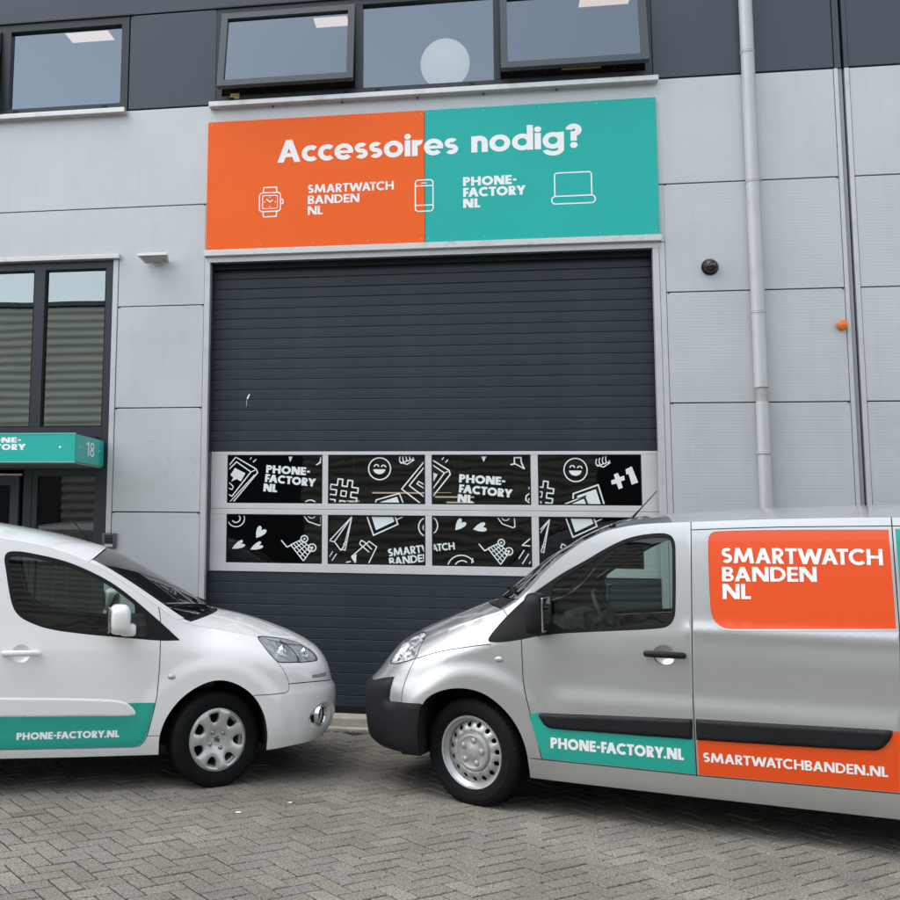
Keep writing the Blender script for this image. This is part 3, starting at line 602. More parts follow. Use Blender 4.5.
def cmap(x0, x1, z0, h): return lambda u, v: (x0 + (x1 - x0) * u - CO.x, -.7465 - CO.y, z0 + h * v - CO.z)
lettering('lettering', 'PHONE-', cmap(-4.375, -3.931, 2.447, .046), M_WHITE, can, .27); lettering('lettering', 'FACTORY', cmap(-4.375, -3.886, 2.382, .053), M_WHITE, can, .27); 
lettering('digit', '1', lambda u, v: (-3.4295 - CO.x, -.470 + .075 * u - CO.y, 2.350 + .128 * v - CO.z), M_WHITE, can, .13); lettering('digit', '8', lambda u, v: (-3.4295 - CO.x, -.370 + .11 * u - CO.y, 2.350 + .128 * v - CO.z), M_WHITE, can, .13)
dts = MB()
for y in (-.62, -.13): dts.lathe([(0, .002), (.008, .001), (.009, -.002)], 8, 'x', (-3.431 - CO.x, y - CO.y, 2.415 - CO.z))
dts.lathe([(0, -.002), (.010, -.001), (.011, .002)], 8, 'y', (-3.57 - CO.x, -.7455 - CO.y, 2.407 - CO.z))
dts.build('screw', M_WHITE, can)
for x in (-3.70, -3.52): box('fixing_block', x - CO.x - .03, x - CO.x + .03, -.06 - CO.y, -.001 - CO.y, 2.531 - CO.z, 2.56 - CO.z, M_BLACK, can)

# ---- things on the wall
lamp = tag(empty('wall_lamp', (-2.945, 0, 4.212)), 'small grey floodlight on the wall between the tall window and the sign', 'lamp')
MB().box(-.03, .03, -.05, .0, -.03, .03).build('bracket', M_SILL, lamp)
lb = MB(); lb.v = [(-.145, -.21, .014), (.145, -.21, .014), (.115, -.03, .02), (-.115, -.03, .02), (-.145, -.21, -.014), (.145, -.21, -.014), (.115, -.03, -.016), (-.115, -.03, -.016)]; lb.f = [(0, 1, 2, 3), (4, 7, 6, 5), (0, 4, 5, 1), (3, 2, 6, 7), (0, 3, 7, 4), (1, 5, 6, 2)]; lb.build('housing', mat('lamp_grey', (.62, .63, .61), .4, .1), lamp)
mk('lens', [(-.125, -.195, -.0165), (-.102, -.05, -.0185), (.102, -.05, -.0185), (.125, -.195, -.0165)], [(0, 1, 2, 3)], mat('smoky_lens', (.30, .31, .29), .12), lamp)
bell = tag(empty('alarm_siren', (2.014, 0, 4.012)), 'small black round siren on the wall right of the sign', 'siren')
MB().lathe([(.0, .0), (.068, .0), (.072, -.012), (.066, -.03), (.0, -.03)], 28, 'y').build('base', M_RUBBER, bell, True)
MB().lathe([(.058, -.028), (.060, -.05), (.050, -.075), (.030, -.092), (.0, -.098)], 28, 'y').build('dome', mat('black_gloss', (.010, .010, .011), .18), bell, True)
lamp.rotation_euler = (R(-11), 0, 0)
V, T = flat_union(S([(-.02, -.01), (.0, .012), (.012, -.004), (.03, .02)], .005)); mk('scratch', [(x, -.0985, z) for x, z in V], T, mat('grey_scratch', (.2, .2, .2), .5), bell)
bea = tag(empty('warning_beacon', (3.049, -.006, 3.475)), 'small orange warning light on the wall beside the right panel joint', 'warning light')
MB().lathe([(.0, .0), (.040, .0), (.042, -.018), (.0, -.018)], 24, 'y').build('base', mat('dark_orange_base', (.25, .05, .008), .4), bea, True)
lens = MB(); pr = [(.038, -.018)] + [(.043 - .0015 * (i % 2) - .00025 * i * i / 4, -.020 - .0035 * i) for i in range(9)] + [(.024, -.052), (.0, -.056)]
lens.lathe(pr, 28, 'y'); lens.build('lens', mat('orange_lens', (.75, .16, .01), .15, coat=.6), bea, True)
ic = tag(empty('door_intercom', (-3.343, -.004, 1.595)), 'small dark video intercom on the wall beside the entrance', 'intercom')
MB().box(-.068, .068, -.034, -.002, -.072, .070, .008).build('housing', mat('intercom_grey', (.10, .105, .11), .4, .4), ic, True)
MB().box(-.038, .038, -.039, -.0345, -.022, .052, .004).build('camera_window', mat('black_gloss', (.01, .01, .011), .18), ic)
MB().lathe([(.0, -.043), (.010, -.042), (.012, -.039)], 16, 'y', (0, 0, .025)).build('camera_lens', M_FRAME, ic, True)
MB().box(-.040, .040, -.0385, -.0345, -.058, -.034, .002).build('name_plate', M_SILL, ic)
dp = tag(empty('drainpipe', (2.38, -.062, .0)), 'grey round drainpipe running down the wall right of the big door', 'drainpipe')
for z0, z1, r in ((2.945, 8.5, .056), (.03, 2.825, .052)): MB().lathe([(r - .006, z0), (r, z0 + .003), (r, z1), (r - .006, z1)], 28, 'z').build('pipe', M_ZINC, dp, True)
MB().lathe([(.046, 2.80), (.046, 2.97)], 24, 'z').build('inner_sleeve', mat('worn_grey_sleeve', (.36, .35, .33), .6, noise=.2, nscale=20), dp, True)
for z in (5.912, 4.748, 3.596, 2.400, 1.2):
    MB().lathe([(.0565, z - .014), (.061, z - .012), (.061, z - .004), (.058, z), (.061, z + .004), (.061, z + .012), (.0565, z + .014)], 28, 'z').build('bracket', M_ZINC, dp, True)
    MB().box(-.012, .012, .055, .064, z - .012, z + .012).build('wall_plug', M_ZINC, dp)

# ---- the unit across the street (seen only as a reflection in the glass)
opp = tag(empty('opposite_building', (0, -23.5, 0)), 'beige corrugated warehouse across the street, mirrored in the tall window', 'building')
ob = MB(); n = 32; pz = .28
for i in range(n):
    z = i * pz
    for (yy, zz) in ((0, z), (.08, z + .09), (.08, z + .16), (0, z + .25)): ob.v += [(-24, yy, zz), (24, yy, zz)]
for k in range(n * 4 - 1): ob.f.append((2 * k, 2 * k + 2, 2 * k + 3, 2 * k + 1))
ob.build('corrugated_wall', mat('beige_corrugated', (.58, .58, .50), .5, noise=.08, nscale=.6), opp)
MB().box(-24, 24, -.3, .12, n * pz, n * pz + .14).build('parapet', mat('dark_parapet', (.10, .11, .12), .5), opp)
MB().box(-24, 24, -10, -.05, 0, n * pz).build('block', M_DARKROOM, opp)
for x in (-15, -7.2, 5.5, 13): 
    d_ = MB().box(x - 1.9, x + 1.9, .046, .09, 0, 4.1).build('roller_door', mat('dark_roller', (.05, .06, .07), .5), opp)

# ================================================================== GROUND
def stone_mat():
    M = bpy.data.materials.new('paving_brick'); M.use_nodes = True; nt = M.node_tree; N = nt.nodes; L = nt.links; b = N['Principled BSDF']
    b.inputs['Roughness'].default_value = .88
    at = N.new('ShaderNodeAttribute'); at.attribute_name = 'tone'; ge = N.new('ShaderNodeNewGeometry')
    n1 = N.new('ShaderNodeTexNoise'); n1.inputs['Scale'].default_value = 85; n1.inputs['Detail'].default_value = 4; n1.inputs['Roughness'].default_value = .7
    n2 = N.new('ShaderNodeTexNoise'); n2.inputs['Scale'].default_value = 1.3; n2.inputs['Detail'].default_value = 5
    L.new(ge.outputs['Position'], n1.inputs['Vector']); L.new(ge.outputs['Position'], n2.inputs['Vector'])
    m1 = N.new('ShaderNodeMapRange'); m1.inputs[1].default_value = .34; m1.inputs[2].default_value = .66; m1.inputs[3].default_value = .30; m1.inputs[4].default_value = 1.80; L.new(n1.outputs[0], m1.inputs[0])
    m2 = N.new('ShaderNodeMapRange'); m2.inputs[1].default_value = .3; m2.inputs[2].default_value = .7; m2.inputs[3].default_value = .78; m2.inputs[4].default_value = 1.18; L.new(n2.outputs[0], m2.inputs[0])
    mu = N.new('ShaderNodeMath'); mu.operation = 'MULTIPLY'; L.new(m1.outputs[0], mu.inputs[0]); L.new(m2.outputs[0], mu.inputs[1])
    mx = N.new('ShaderNodeMix'); mx.data_type = 'RGBA'; mx.blend_type = 'MULTIPLY'; mx.inputs[0].default_value = 1; L.new(at.outputs['Color'], mx.inputs[6]); L.new(mu.outputs[0], mx.inputs[7])
    L.new(mx.outputs[2], b.inputs['Base Color'])
    bp = N.new('ShaderNodeBump'); bp.inputs['Strength'].default_value = .55; bp.inputs['Distance'].default_value = .003; L.new(n1.outputs[0], bp.inputs['Height']); L.new(bp.outputs[0], b.inputs['Normal'])
    return M
M_STONE = stone_mat()
M_SAND = mat('joint_sand', (.022, .020, .017), .95, noise=.35, nscale=30, bump=('noise', 90, .5, .006))
ground = mk('ground', [(-80, -80, -.022), (80, -80, -.022), (80, 60, -.022), (-80, 60, -.022)], [(0, 1, 2, 3)], mat('yard_ground', (.13, .122, .108), .92, noise=.2, nscale=3)); tag(ground, kind='structure')
pav = mk('pavement', [(-10, -15, -.0062), (10, -15, -.0062), (10, -.1, -.0062), (-10, -.1, -.0062)], [(0, 1, 2, 3)], M_SAND); tag(pav, kind='structure')
BL, BW, JN = .220, .110, .0100
def tone():
    v = random.gauss(.172, .016); w = random.random()
    c = (v * 1.07, v * .985, v * .82) if w < .90 else ((v * 1.0, v * .98, v * .92) if w < .97 else (v * 1.05, v * .975, v * .90))
    return c
def brick_geo(cx, cy, ang, dz_, tilt):
    a, b = BL / 2 - JN / 2, BW / 2 - JN / 2; ch = .0035; c, s = math.cos(ang), math.sin(ang); o = []
    for (x, y, z) in [(-a, -b, -.03), (a, -b, -.03), (a, b, -.03), (-a, b, -.03), (-a, -b, -.004), (a, -b, -.004), (a, b, -.004), (-a, b, -.004), (-a + ch, -b + ch, 0), (a - ch, -b + ch, 0), (a - ch, b - ch, 0), (-a + ch, b - ch, 0)]:
        o.append((cx + x * c - y * s, cy + x * s + y * c, z + dz_ + tilt[0] * x + tilt[1] * y))
    return o
BF = [(8, 9, 10, 11)] + [q for i in range(4) for q in ((i, (i + 1) % 4, 4 + (i + 1) % 4, 4 + i), (4 + i, 4 + (i + 1) % 4, 8 + (i + 1) % 4, 8 + i))]
HB = R(41.5)
def herring():
    c, s = math.cos(HB), math.sin(HB); n = 110
    for i in range(-n, n):
        for j in range(-n, n):
            k = (i - j) % 4
            if k == 0: u, v, a = i + 1, j + .5, 0
            elif k == 3: u, v, a = i + .5, j + 1, math.pi / 2
            else: continue
            u *= BW; v *= BW; x = u * c - v * s; y = u * s + v * c - 5.0
            if -8.5 < x < 8.5 and -12.2 < y < -.27: yield x, y, a + HB
def in_view(x, y):
    d = Vector((x, y, 0)) - CAM_POS; z = d.dot(fw)
    px = 277 + F_PX * d.dot(rt) / z; py = 399 - F_PX * d.dot(up) / z
    return z > 0 and -8 < px < 908 and py < 910
cells = list(herring())
near = sorted([q for q in cells if in_view(q[0], q[1])], key=lambda q: (q[0] - CAM_POS.x) ** 2 + (q[1] - CAM_POS.y) ** 2)[:300]
ns = set(near)
protos = []
for k in range(14):
    me = bpy.data.meshes.new('brick'); me.from_pydata(brick_geo(0, 0, 0, 0, (random.uniform(-.012, .012), random.uniform(-.016, .016))), [], BF); me.materials.append(M_STONE)
    ca = me.color_attributes.new('tone', 'FLOAT_COLOR', 'POINT'); t = tone()
    for d in ca.data: d.color = (*t, 1)
    protos.append(me)
for x, y, a in near:
    o = bpy.data.objects.new('brick', random.choice(protos)); COL.objects.link(o); o.parent = pav; o.location = (x, y, random.uniform(-.0018, .0015)); o.rotation_euler = (0, 0, a + random.choice((0, math.pi)) + random.gauss(0, .006))
V = []; F_ = []; TN = []
for q in cells:
    if q in ns: continue
    b = len(V); V += brick_geo(q[0], q[1], q[2] + random.gauss(0, .006), random.uniform(-.0018, .0015), (random.uniform(-.012, .012), random.uniform(-.016, .016))); F_ += [tuple(b + i for i in f) for f in BF]
    t = tone(); TN += [(*t, 1)] * 12
rest = mk('brick_paving', V, F_, M_STONE, pav); rest['kind'] = 'stuff'
ca = rest.data.color_attributes.new('tone', 'FLOAT_COLOR', 'POINT'); ca.data.foreach_set('color', [c for t in TN for c in t])
for (x, y, s, lb) in ((-1.172, -2.73, .014, 'white paper scrap on the paving right of the white car wheel'), (-1.439, -3.04, .018, 'white paper scrap on the paving nearest below the white car wheel')):
    o = mk('paper_scrap', [(-s, -s * .5, .0), (s * .9, -s * .6, .002), (s, s * .5, .004), (-s * .7, s * .6, .001), (-s, -s * .5, -.002), (s * .9, -s * .6, .0), (s, s * .5, .002), (-s * .7, s * .6, -.001)], [(0, 1, 2, 3), (7, 6, 5, 4), (0, 4, 5, 1), (1, 5, 6, 2), (2, 6, 7, 3), (3, 7, 4, 0)], M_WHITE); o.location = (x, y, .004); tag(o, lb, 'litter', 'paper scraps on the paving')
# moss and grit where the paving meets the threshold
V = []; F_ = []
for i in range(900):
    x = random.uniform(-2.6, 1.7); y = -.215 - abs(random.gauss(0, .02)); r = random.uniform(.004, .012); b = len(V)
    V += [(x - r, y - r * .6, .0), (x + r, y - r * .6, .0), (x + r * .8, y + r, .0), (x - r * .7, y + r, .0), (x, y, r * 1.2)]; F_ += [(b, b + 1, b + 4), (b + 1, b + 2, b + 4), (b + 2, b + 3, b + 4), (b + 3, b, b + 4)]
gr = mk('grit', V, F_, mat('mossy_grit', (.09, .095, .06), .95, noise=.4, nscale=40)); tag(gr, 'loose mossy grit along the foot of the threshold', 'grit', kind='stuff')

# ================================================================== VEHICLES
M_WPAINT = mat('white_paint', (.82, .825, .83), .35, 0, coat=1.0, coat_rough=.03, dirt=((.66, .65, .63), 1.4, .25))
M_SPAINT = mat('silver_paint', (.585, .59, .595), .32, .76, coat=1.0, coat_rough=.04, noise=.02, nscale=300)
M_PLASTIC = mat('black_bumper_plastic', (.008, .009, .011), .55, spec=.28, noise=.15, nscale=14, bump=('noise', 400, .15, .001))
M_SHELL = mat('body_cavity', (.008, .008, .009), .8)
M_TYRE = mat('tyre_rubber', (.006, .0062, .007), .8, spec=.2, noise=.25, nscale=12)
M_ALU = mat('silver_wheel_paint', (.56, .57, .57), .30, .55, noise=.08, nscale=12, dirt=((.20, .19, .17), 9, .5))
M_STEEL = mat('steel_rim_paint', (.48, .485, .49), .34, .55, noise=.12, nscale=10, dirt=((.12, .11, .10), 7, .6))
M_CHROME = mat('chrome', (.80, .81, .82), .08, 1.0)
M_REFL = mat('lamp_reflector', (.90, .91, .92), .12, .55, bump=('noise', 16, .8, .014))
M_CLEARW = mat('clear_lens_grey', (.42, .43, .43), .12, .3)
M_SEAT = mat('seat_fabric', (.030, .031, .033), .9, noise=.15, nscale=60)
M_DASH = mat('dashboard_plastic', (.022, .023, .025), .6)
M_DOR = mat('orange_vinyl', (.80, .075, .004), .28, coat=.4); M_DTL = mat('teal_vinyl', (.012, .36, .28), .28, coat=.4)
G_CAR = glass('car_window_glass', (.70, .81, .77), .010)
G_LENS = glass('headlight_lens', (.97, .975, .98), .0)
G_SCREEN = glass('windscreen_glass', (.74, .80, .78), .03)
M_AMBER = mat('amber', (.6, .2, .02), .3); M_RED = mat('red_lens', (.4, .01, .01), .2)
def interp(T, x):
    # smooth monotone (Hermite) table interpolation, flat extrapolation by end slope 0
    n=len(T)
    if x<=T[0][0]: return T[0][1]
    if x>=T[-1][0]: return T[-1][1]
    for i in range(n-1):
        if x<=T[i+1][0]: break
    x0,y0=T[i]; x1,y1=T[i+1]; h=x1-x0; d=(y1-y0)/h
    def sl(j):
        if j<=0: return (T[1][1]-T[0][1])/(T[1][0]-T[0][0])
        if j>=n-1: return (T[-1][1]-T[-2][1])/(T[-1][0]-T[-2][0])
        a=(T[j][1]-T[j-1][1])/(T[j][0]-T[j-1][0]); b=(T[j+1][1]-T[j][1])/(T[j+1][0]-T[j][0])
        if a*b<=0: return 0.0
        return 2*a*b/(a+b)
    m0,m1=sl(i),sl(i+1); u=(x-x0)/h
    return (2*u**3-3*u*u+1)*y0+(u**3-2*u*u+u)*h*m0+(3*u*u-2*u**3)*y1+(u**3-u*u)*h*m1
def sstep(a,b,x):
    u=min(1.0,max(0.0,(x-a)/(b-a))); return u*u*(3-2*u)
class CarSurface:
    """right-hand half of a car body. t runs along the flank (metres behind/ahead of the front axle) and on round the nose; z is height."""
    def __init__(s, wt, xf, ztop, n, t0, nk, roll, bulges, tail):
        s.wt,s.xf,s.zt,s.n,s.t0,s.nk,s.roll,s.bulges,s.tail=wt,xf,ztop,n,t0,nk,roll,bulges,tail
        s.tmax=t0+nk*math.pi/2
    def ztop(s,t): return interp(s.zt,t)
    def point(s,t,z):
        w=interp(s.wt,z)
        rx,rw,rd=s.roll
        k=sstep(rx[0],rx[1],t)
        if k>0:
            h=max(0.0,s.ztop(t)-z)
            if h<rw: w-=k*rd*(1-h/rw)**2
        for (f) in s.bulges: w+=f(t,z)
        if t<=s.t0:
            d=s.tail[0]+s.tail[1]-t
            if d>0: # tail corner rounding
                u=min(1,d/s.tail[1]); w-=s.tail[2]*(1-math.sqrt(max(0,1-u*u)))
            return (t,w,z)
        ps=(t-s.t0)/s.nk; a=interp(s.xf,z)-s.t0
        sn,cs=math.sin(ps),max(0.0,math.cos(ps))
        r=((sn/a)**s.n+(cs/w)**s.n)**(-1/s.n)
        return (s.t0+r*sn, r*cs, z)
    def normal(s,t,z,e=.006):
        t=min(t,s.tmax-e)
        a=s.point(t-e,z);b=s.point(t+e,z);c=s.point(t,z-e);d=s.point(t,z+e)
        u=[b[i]-a[i] for i in range(3)];v=[d[i]-c[i] for i in range(3)]
        # outward: v x u (x forward, y outward, z up)
        n=[v[1]*u[2]-v[2]*u[1], v[2]*u[0]-v[0]*u[2], v[0]*u[1]-v[1]*u[0]]
        l=math.sqrt(sum(q*q for q in n)) or 1
        return tuple(q/l for q in n)
def gauss(u,s): return math.exp(-(u/s)**2)
# ---------------- small white car
def wc_flare(t,z):
    r=math.hypot(t-0.0,z-.30)
    up=sstep(.12,.42,z)
    return (.016*sstep(.58,.47,r)*up)*(1 if r>.30 else 1)
def wc_skirt(t,z): return .010*gauss(z-.30,.07)*sstep(-.42,-.6,t)
WC=CarSurface(
 wt=[(.20,.868),(.26,.882),(.36,.894),(.5,.900),(.75,.900),(.88,.893),(.97,.880),(1.05,.866),(1.2,.842),(1.4,.808),(1.6,.770),(1.72,.742),(1.8,.72)],
 xf=[(.22,.85),(.28,.90),(.34,.94),(.43,.965),(.53,.97),(.59,.963),(.625,.945),(.66,.932),(.73,.915),(.80,.88),(.86,.83),(.91,.76),(.97,.66),(1.05,.50)],
 ztop=[(-3.4,1.62),(-2.9,1.68),(-2.2,1.69),(-1.8,1.668),(-1.45,1.628),(-1.19,1.585),(-1.03,1.540),(-.857,1.473),(-.71,1.393),(-.518,1.268),(-.39,1.180),(-.25,1.092),(-.1,1.048),(.1,1.018),(.27,.994),(.40,.975),(.55,.945),(.75,.91),(1.0,.885),(1.3,.87),(1.6,.865)],
 n=2.9,t0=-.05,nk=1.0,roll=((-.35,.0),.20,.13),bulges=[wc_flare,wc_skirt],tail=(-3.38,.25,.22))
# ---------------- silver van
def sv_flare(t,z):
    r=math.hypot(t-0.0,z-.31)
    return .016*sstep(.60,.48,r)*sstep(.12,.42,z)
def sv_crease(t,z):
    return (.011*sstep(.80,.67,z)-.006*gauss(z-.84,.12))*sstep(-.40,-.62,t)+.007*gauss(z-1.150,.042)*sstep(-1.25,-1.33,t)
SV=CarSurface(
 wt=[(.19,.905),(.25,.922),(.34,.934),(.5,.940),(.75,.942),(.95,.936),(1.1,.925),(1.2,.912),(1.4,.886),(1.6,.858),(1.75,.832),(1.83,.81),(1.9,.79)],
 xf=[(.22,.82),(.28,.87),(.36,.905),(.5,.92),(.64,.92),(.69,.90),(.73,.86),(.78,.815),(.83,.78),(.90,.725),(.97,.66),(1.03,.58),(1.10,.46)],
 ztop=[(-3.85,1.79),(-3.2,1.812),(-2.37,1.815),(-1.81,1.803),(-1.333,1.783),(-1.063,1.768),(-.88,1.736),(-.72,1.667),(-.578,1.569),(-.44,1.442),(-.37,1.358),(-.28,1.275),(-.17,1.212),(0.0,1.155),(.2,1.095),(.33,1.055),(.47,1.01),(.62,.975),(.85,.95),(1.1,.94),(1.4,.935),(1.6,.935)],
 n=3.0,t0=-.05,nk=1.0,roll=((-.4,.05),.22,.13),bulges=[sv_flare,sv_crease],tail=(-3.83,.2,.18))

def chaikin(p, n=2, closed=False):
    for _ in range(n):
        q = [] if closed else [p[0]]
        for i in range(len(p) if closed else len(p) - 1):
            a, b = p[i], p[(i + 1) % len(p)]
            q += [(a[0] * .75 + b[0] * .25, a[1] * .75 + b[1] * .25), (a[0] * .25 + b[0] * .75, a[1] * .25 + b[1] * .75)]
        if not closed: q.append(p[-1])
        p = q
    return p
def inset(poly, d):
    """offset a CCW polygon inwards"""
    p = ccw(poly); n = len(p); out = []
    for i in range(n):
        a, b, c = Vector(p[i - 1]), Vector(p[i]), Vector(p[(i + 1) % n])
        e1, e2 = (b - a).normalized(), (c - b).normalized(); n1, n2 = Vector((-e1.y, e1.x)), Vector((-e2.y, e2.x)); k = n1 + n2
        if k.length < 1e-6: k = n1
        k.normalize(); s = d / max(.35, k.dot(n1)); out.append(tuple(b + k * s))
    return out
def inpoly(x, y, p):
    r = False
    for i in range(len(p)):
        x0, y0 = p[i - 1]; x1, y1 = p[i]
        if (y0 > y) != (y1 > y) and x < (x1 - x0) * (y - y0) / (y1 - y0) + x0: r = not r
    return r
def edist(x, y, p):
    best = 9
    for i in range(len(p)):
        ax, ay = p[i - 1]; bx, by = p[i]; ux, uy = bx - ax, by - ay; l = ux * ux + uy * uy or 1e-9
        t = max(0, min(1, ((x - ax) * ux + (y - ay) * uy) / l)); best = min(best, math.hypot(x - ax - t * ux, y - ay - t * uy))
    return best
def dens(poly, h):
    out = []
    for i in range(len(poly)):
        a, b = poly[i], poly[(i + 1) % len(poly)]; n = max(1, int(math.hypot(b[0] - a[0], b[1] - a[1]) / h))
        out += [(a[0] + (b[0] - a[0]) * k / n, a[1] + (b[1] - a[1]) * k / n) for k in range(n)]
    return out
class Lift:
    """puts flat (t, z) shapes onto a body surface; both sides share the work"""
    def __init__(s, S): s.S = S; s.cp = {}; s.cn = {}
    def p(s, q):
        if q not in s.cp: s.cp[q] = s.S.point(*q)
        return s.cp[q]
    def n(s, q):
        if q not in s.cn: s.cn[q] = s.S.normal(*q)
        return s.cn[q]
    def at(s, q, off, sg):
        a, b = s.p(q), s.n(q); return (a[0] + b[0] * off, (a[1] + b[1] * off) * sg, a[2] + b[2] * off)
    def mesh(s, name, V, T, sg, mt, parent, off=0.0, rim=0.0):
        vs, ns = [], []
        for q in V:
            o = off(q) if callable(off) else off; vs.append(s.at(q, o, sg)); b = s.n(q); ns.append((b[0], b[1] * sg, b[2]))
        fs = [tuple(reversed(t)) for t in T] if sg > 0 else list(T)
        if callable(off): # recompute normals from geometry
            acc = [Vector() for _ in vs]
            for f in fs:
                a, b, c = (Vector(vs[i]) for i in f); m_ = (b - a).cross(c - a)
                for i in f: acc[i] += m_
            ns = [tuple(a.normalized()) if a.length > 1e-12 else n for a, n in zip(acc, ns)]
        if rim:
            cnt = {}
            for f in fs:
                for i in range(3):
                    e = (f[i], f[(i + 1) % 3]); cnt[e] = 1
            for (a, b) in list(cnt):
                if (b, a) in cnt: continue
                va, vb = Vector(vs[a]), Vector(vs[b]); na, nb = Vector(ns[a]), Vector(ns[b]); tg = (vb - va)
                if tg.length < 1e-7: continue
                m_ = tg.normalized().cross(na); k = len(vs)
                vs += [tuple(va), tuple(vb), tuple(vb - nb * rim), tuple(va - na * rim)]; ns += [tuple(m_)] * 4; fs.append((k + 1, k, k + 3, k + 2))
        return mk(name, vs, fs, mt, parent, normals=ns)
def grid_pts(poly, h, z1=9):
    xs = [p[0] for p in poly]; ys = [p[1] for p in poly]; o = []; x = min(xs); r = 0
    while x < max(xs):
        y = min(ys) + (h / 2 if r % 2 else 0)
        while y < max(ys): o.append((x, y)); y += h
        x += h; r += 1
    return o
def patch(L, name, poly, sg, mt, parent, off=.002, h=.05, rim=0.0):
    pl = dens(poly, h); V, T, S_ = cdt([pl], [q for q in grid_pts(poly, h) if inpoly(*q, poly) and edist(*q, poly) > h * .4])
    V, T = compact(V, [t for t, s in zip(T, S_) if s]); return L.mesh(name, V, T, sg, mt, parent, off, rim)
def strip_off(poly, hgt, w): 
    return lambda q: hgt * (1 - (1 - min(1, edist(q[0], q[1], poly) / w)) ** 2) ** .5 if edist(q[0], q[1], poly) < w else hgt
def side_panels(L, domain, holes, seams, seeds, sides, root, paint, h=.028, seamw=.0055):
    """cuts the flank into panels along the seams; returns nothing, links the panels"""
    polys = [dens(domain, h)]; kinds = ['dom']
    for hp in holes: polys.append(dens(hp, .02)); kinds.append('hole')
    for s in seams:
        for q in quad_stroke(s, seamw): polys.append(q); kinds.append('seam')
    ex = [q for q in grid_pts(domain, h) if inpoly(*q, domain) and edist(*q, domain) > h * .35]
    V, T, S_ = cdt(polys, ex, 1e-5)
    keep = [i for i, s in enumerate(S_) if 0 in s and not any(k != 0 for k in s)]
    edges = {}
    for i in keep:
        t = T[i]
        for k in range(3): edges.setdefault(tuple(sorted((t[k], t[(k + 1) % 3]))), []).append(i)
    adj = {i: [] for i in keep}
    for e, l in edges.items():
        if len(l) == 2: adj[l[0]].append(l[1]); adj[l[1]].append(l[0])
    comp = {}; groups = []
    for i in keep:
        if i in comp: continue
        st = [i]; comp[i] = len(groups); g = []
        while st:
            a = st.pop(); g.append(a)
            for b in adj[a]:
                if b not in comp: comp[b] = len(groups); st.append(b)
        groups.append(g)
    for g in groups:
        name, mt = 'body_panel', paint
        A = sum(abs((V[T[i][1]][0] - V[T[i][0]][0]) * (V[T[i][2]][1] - V[T[i][0]][1]) - (V[T[i][2]][0] - V[T[i][0]][0]) * (V[T[i][1]][1] - V[T[i][0]][1])) for i in g) / 2
        if A < 2e-4: continue
        for (sx, sz), nm, m_ in seeds:
            if any(inpoly(sx, sz, [V[k] for k in T[i]]) for i in g): name, mt = nm, (m_ or paint); break
        v2, t2 = compact(V, [T[i] for i in g])
        for sg in sides: L.mesh(name, v2, t2, sg, mt, root, 0, .012)
def backing(L, domain, holes, sides, root, off=-.02):
    polys = [dens(domain, .06)] + [dens(q, .04) for q in holes]; ex = [q for q in grid_pts(domain, .07) if inpoly(*q, domain) and edist(*q, domain) > .03]
    V, T, S_ = cdt(polys, ex, 1e-5); V, T = compact(V, [t for t, s in zip(T, S_) if s == {0}])
    for sg in sides: L.mesh('inner_shell', V, T, sg, M_SHELL, root, off)
class Top:
    """hood, windscreen and roof: sections from the flank's upper edge to the centre line"""
    def __init__(s, S, C, pw): s.S = S; s.C = C; s.pw = pw
    def pt(s, t, f):
        e = s.S.point(t, s.S.ztop(t)); xc = interp([(c[0], c[1]) for c in s.C], t); zc = interp([(c[0], c[2]) for c in s.C], t); p = interp(s.pw, t)
        q = 1 - (1 - f) ** 2
        return (e[0] + (xc - e[0]) * q, e[1] * (1 - f), e[2] + (zc - e[2]) * (1 - (1 - f) ** p))
    def build(s, name, t0, t1, f0, mt, parent, nt_=40, nf=16, off=0.0, f0b=None, rim=.012, sides=(1, -1), f1=1.0):
        """one mesh across both sides from fraction f0 at the edge to the centre (f=1)"""
        f0b = f0 if f0b is None else f0b; full = f1 >= 1.0
        cols = ([(1, f0 + (1 - f0) * k / nf) for k in range(nf + 1)] + [(-1, f0 + (1 - f0) * k / nf) for k in range(nf - 1, -1, -1)])
        if not full: cols = None
        for sg in ((0,) if full else sides):
            V = []; NN = []
            cl = cols if full else [(sg, k / nf) for k in range(nf + 1)]
            for i in range(nt_ + 1):
                u = i / nt_; t = t0 + (t1 - t0) * u; fe = f0 + (f0b - f0) * u
                for (g, fr) in cl:
                    if full: f = fe + (1 - fe) * (fr - f0) / (1 - f0)
                    else: f = fe + (f1 - fe) * fr
                    def P_(tt, ff):
                        if ff > 1: a = s.pt(tt, 2 - ff); return Vector((a[0], -a[1] * g, a[2]))
                        a = s.pt(tt, max(0, ff)); return Vector((a[0], a[1] * g, a[2]))
                    e = .004; p = P_(t, f); du = P_(t + e, f) - P_(t - e, f); dv = P_(t, f + e) - P_(t, max(0, f - e))
                    n_ = du.cross(dv) * g; n_ = n_.normalized() if n_.length > 1e-12 else Vector((0, 0, 1))
                    if n_.z < 0 and abs(n_.z) > .2: n_ = -n_
                    V.append(p + n_ * off); NN.append(n_)
            w = len(cl); Fs = []
            rev = full or sg > 0
            for i in range(nt_):
                for j in range(w - 1):
                    q = (i * w + j, i * w + j + 1, (i + 1) * w + j + 1, (i + 1) * w + j)
                    Fs.append(tuple(reversed(q)) if not rev else q)
            # turn faces outward
            a, b, c = V[Fs[len(Fs) // 2][0]], V[Fs[len(Fs) // 2][1]], V[Fs[len(Fs) // 2][2]]
            if (b - a).cross(c - a).dot(NN[Fs[len(Fs) // 2][0]]) < 0: Fs = [tuple(reversed(q)) for q in Fs]
            mk(name, V, Fs, mt, parent, normals=NN)
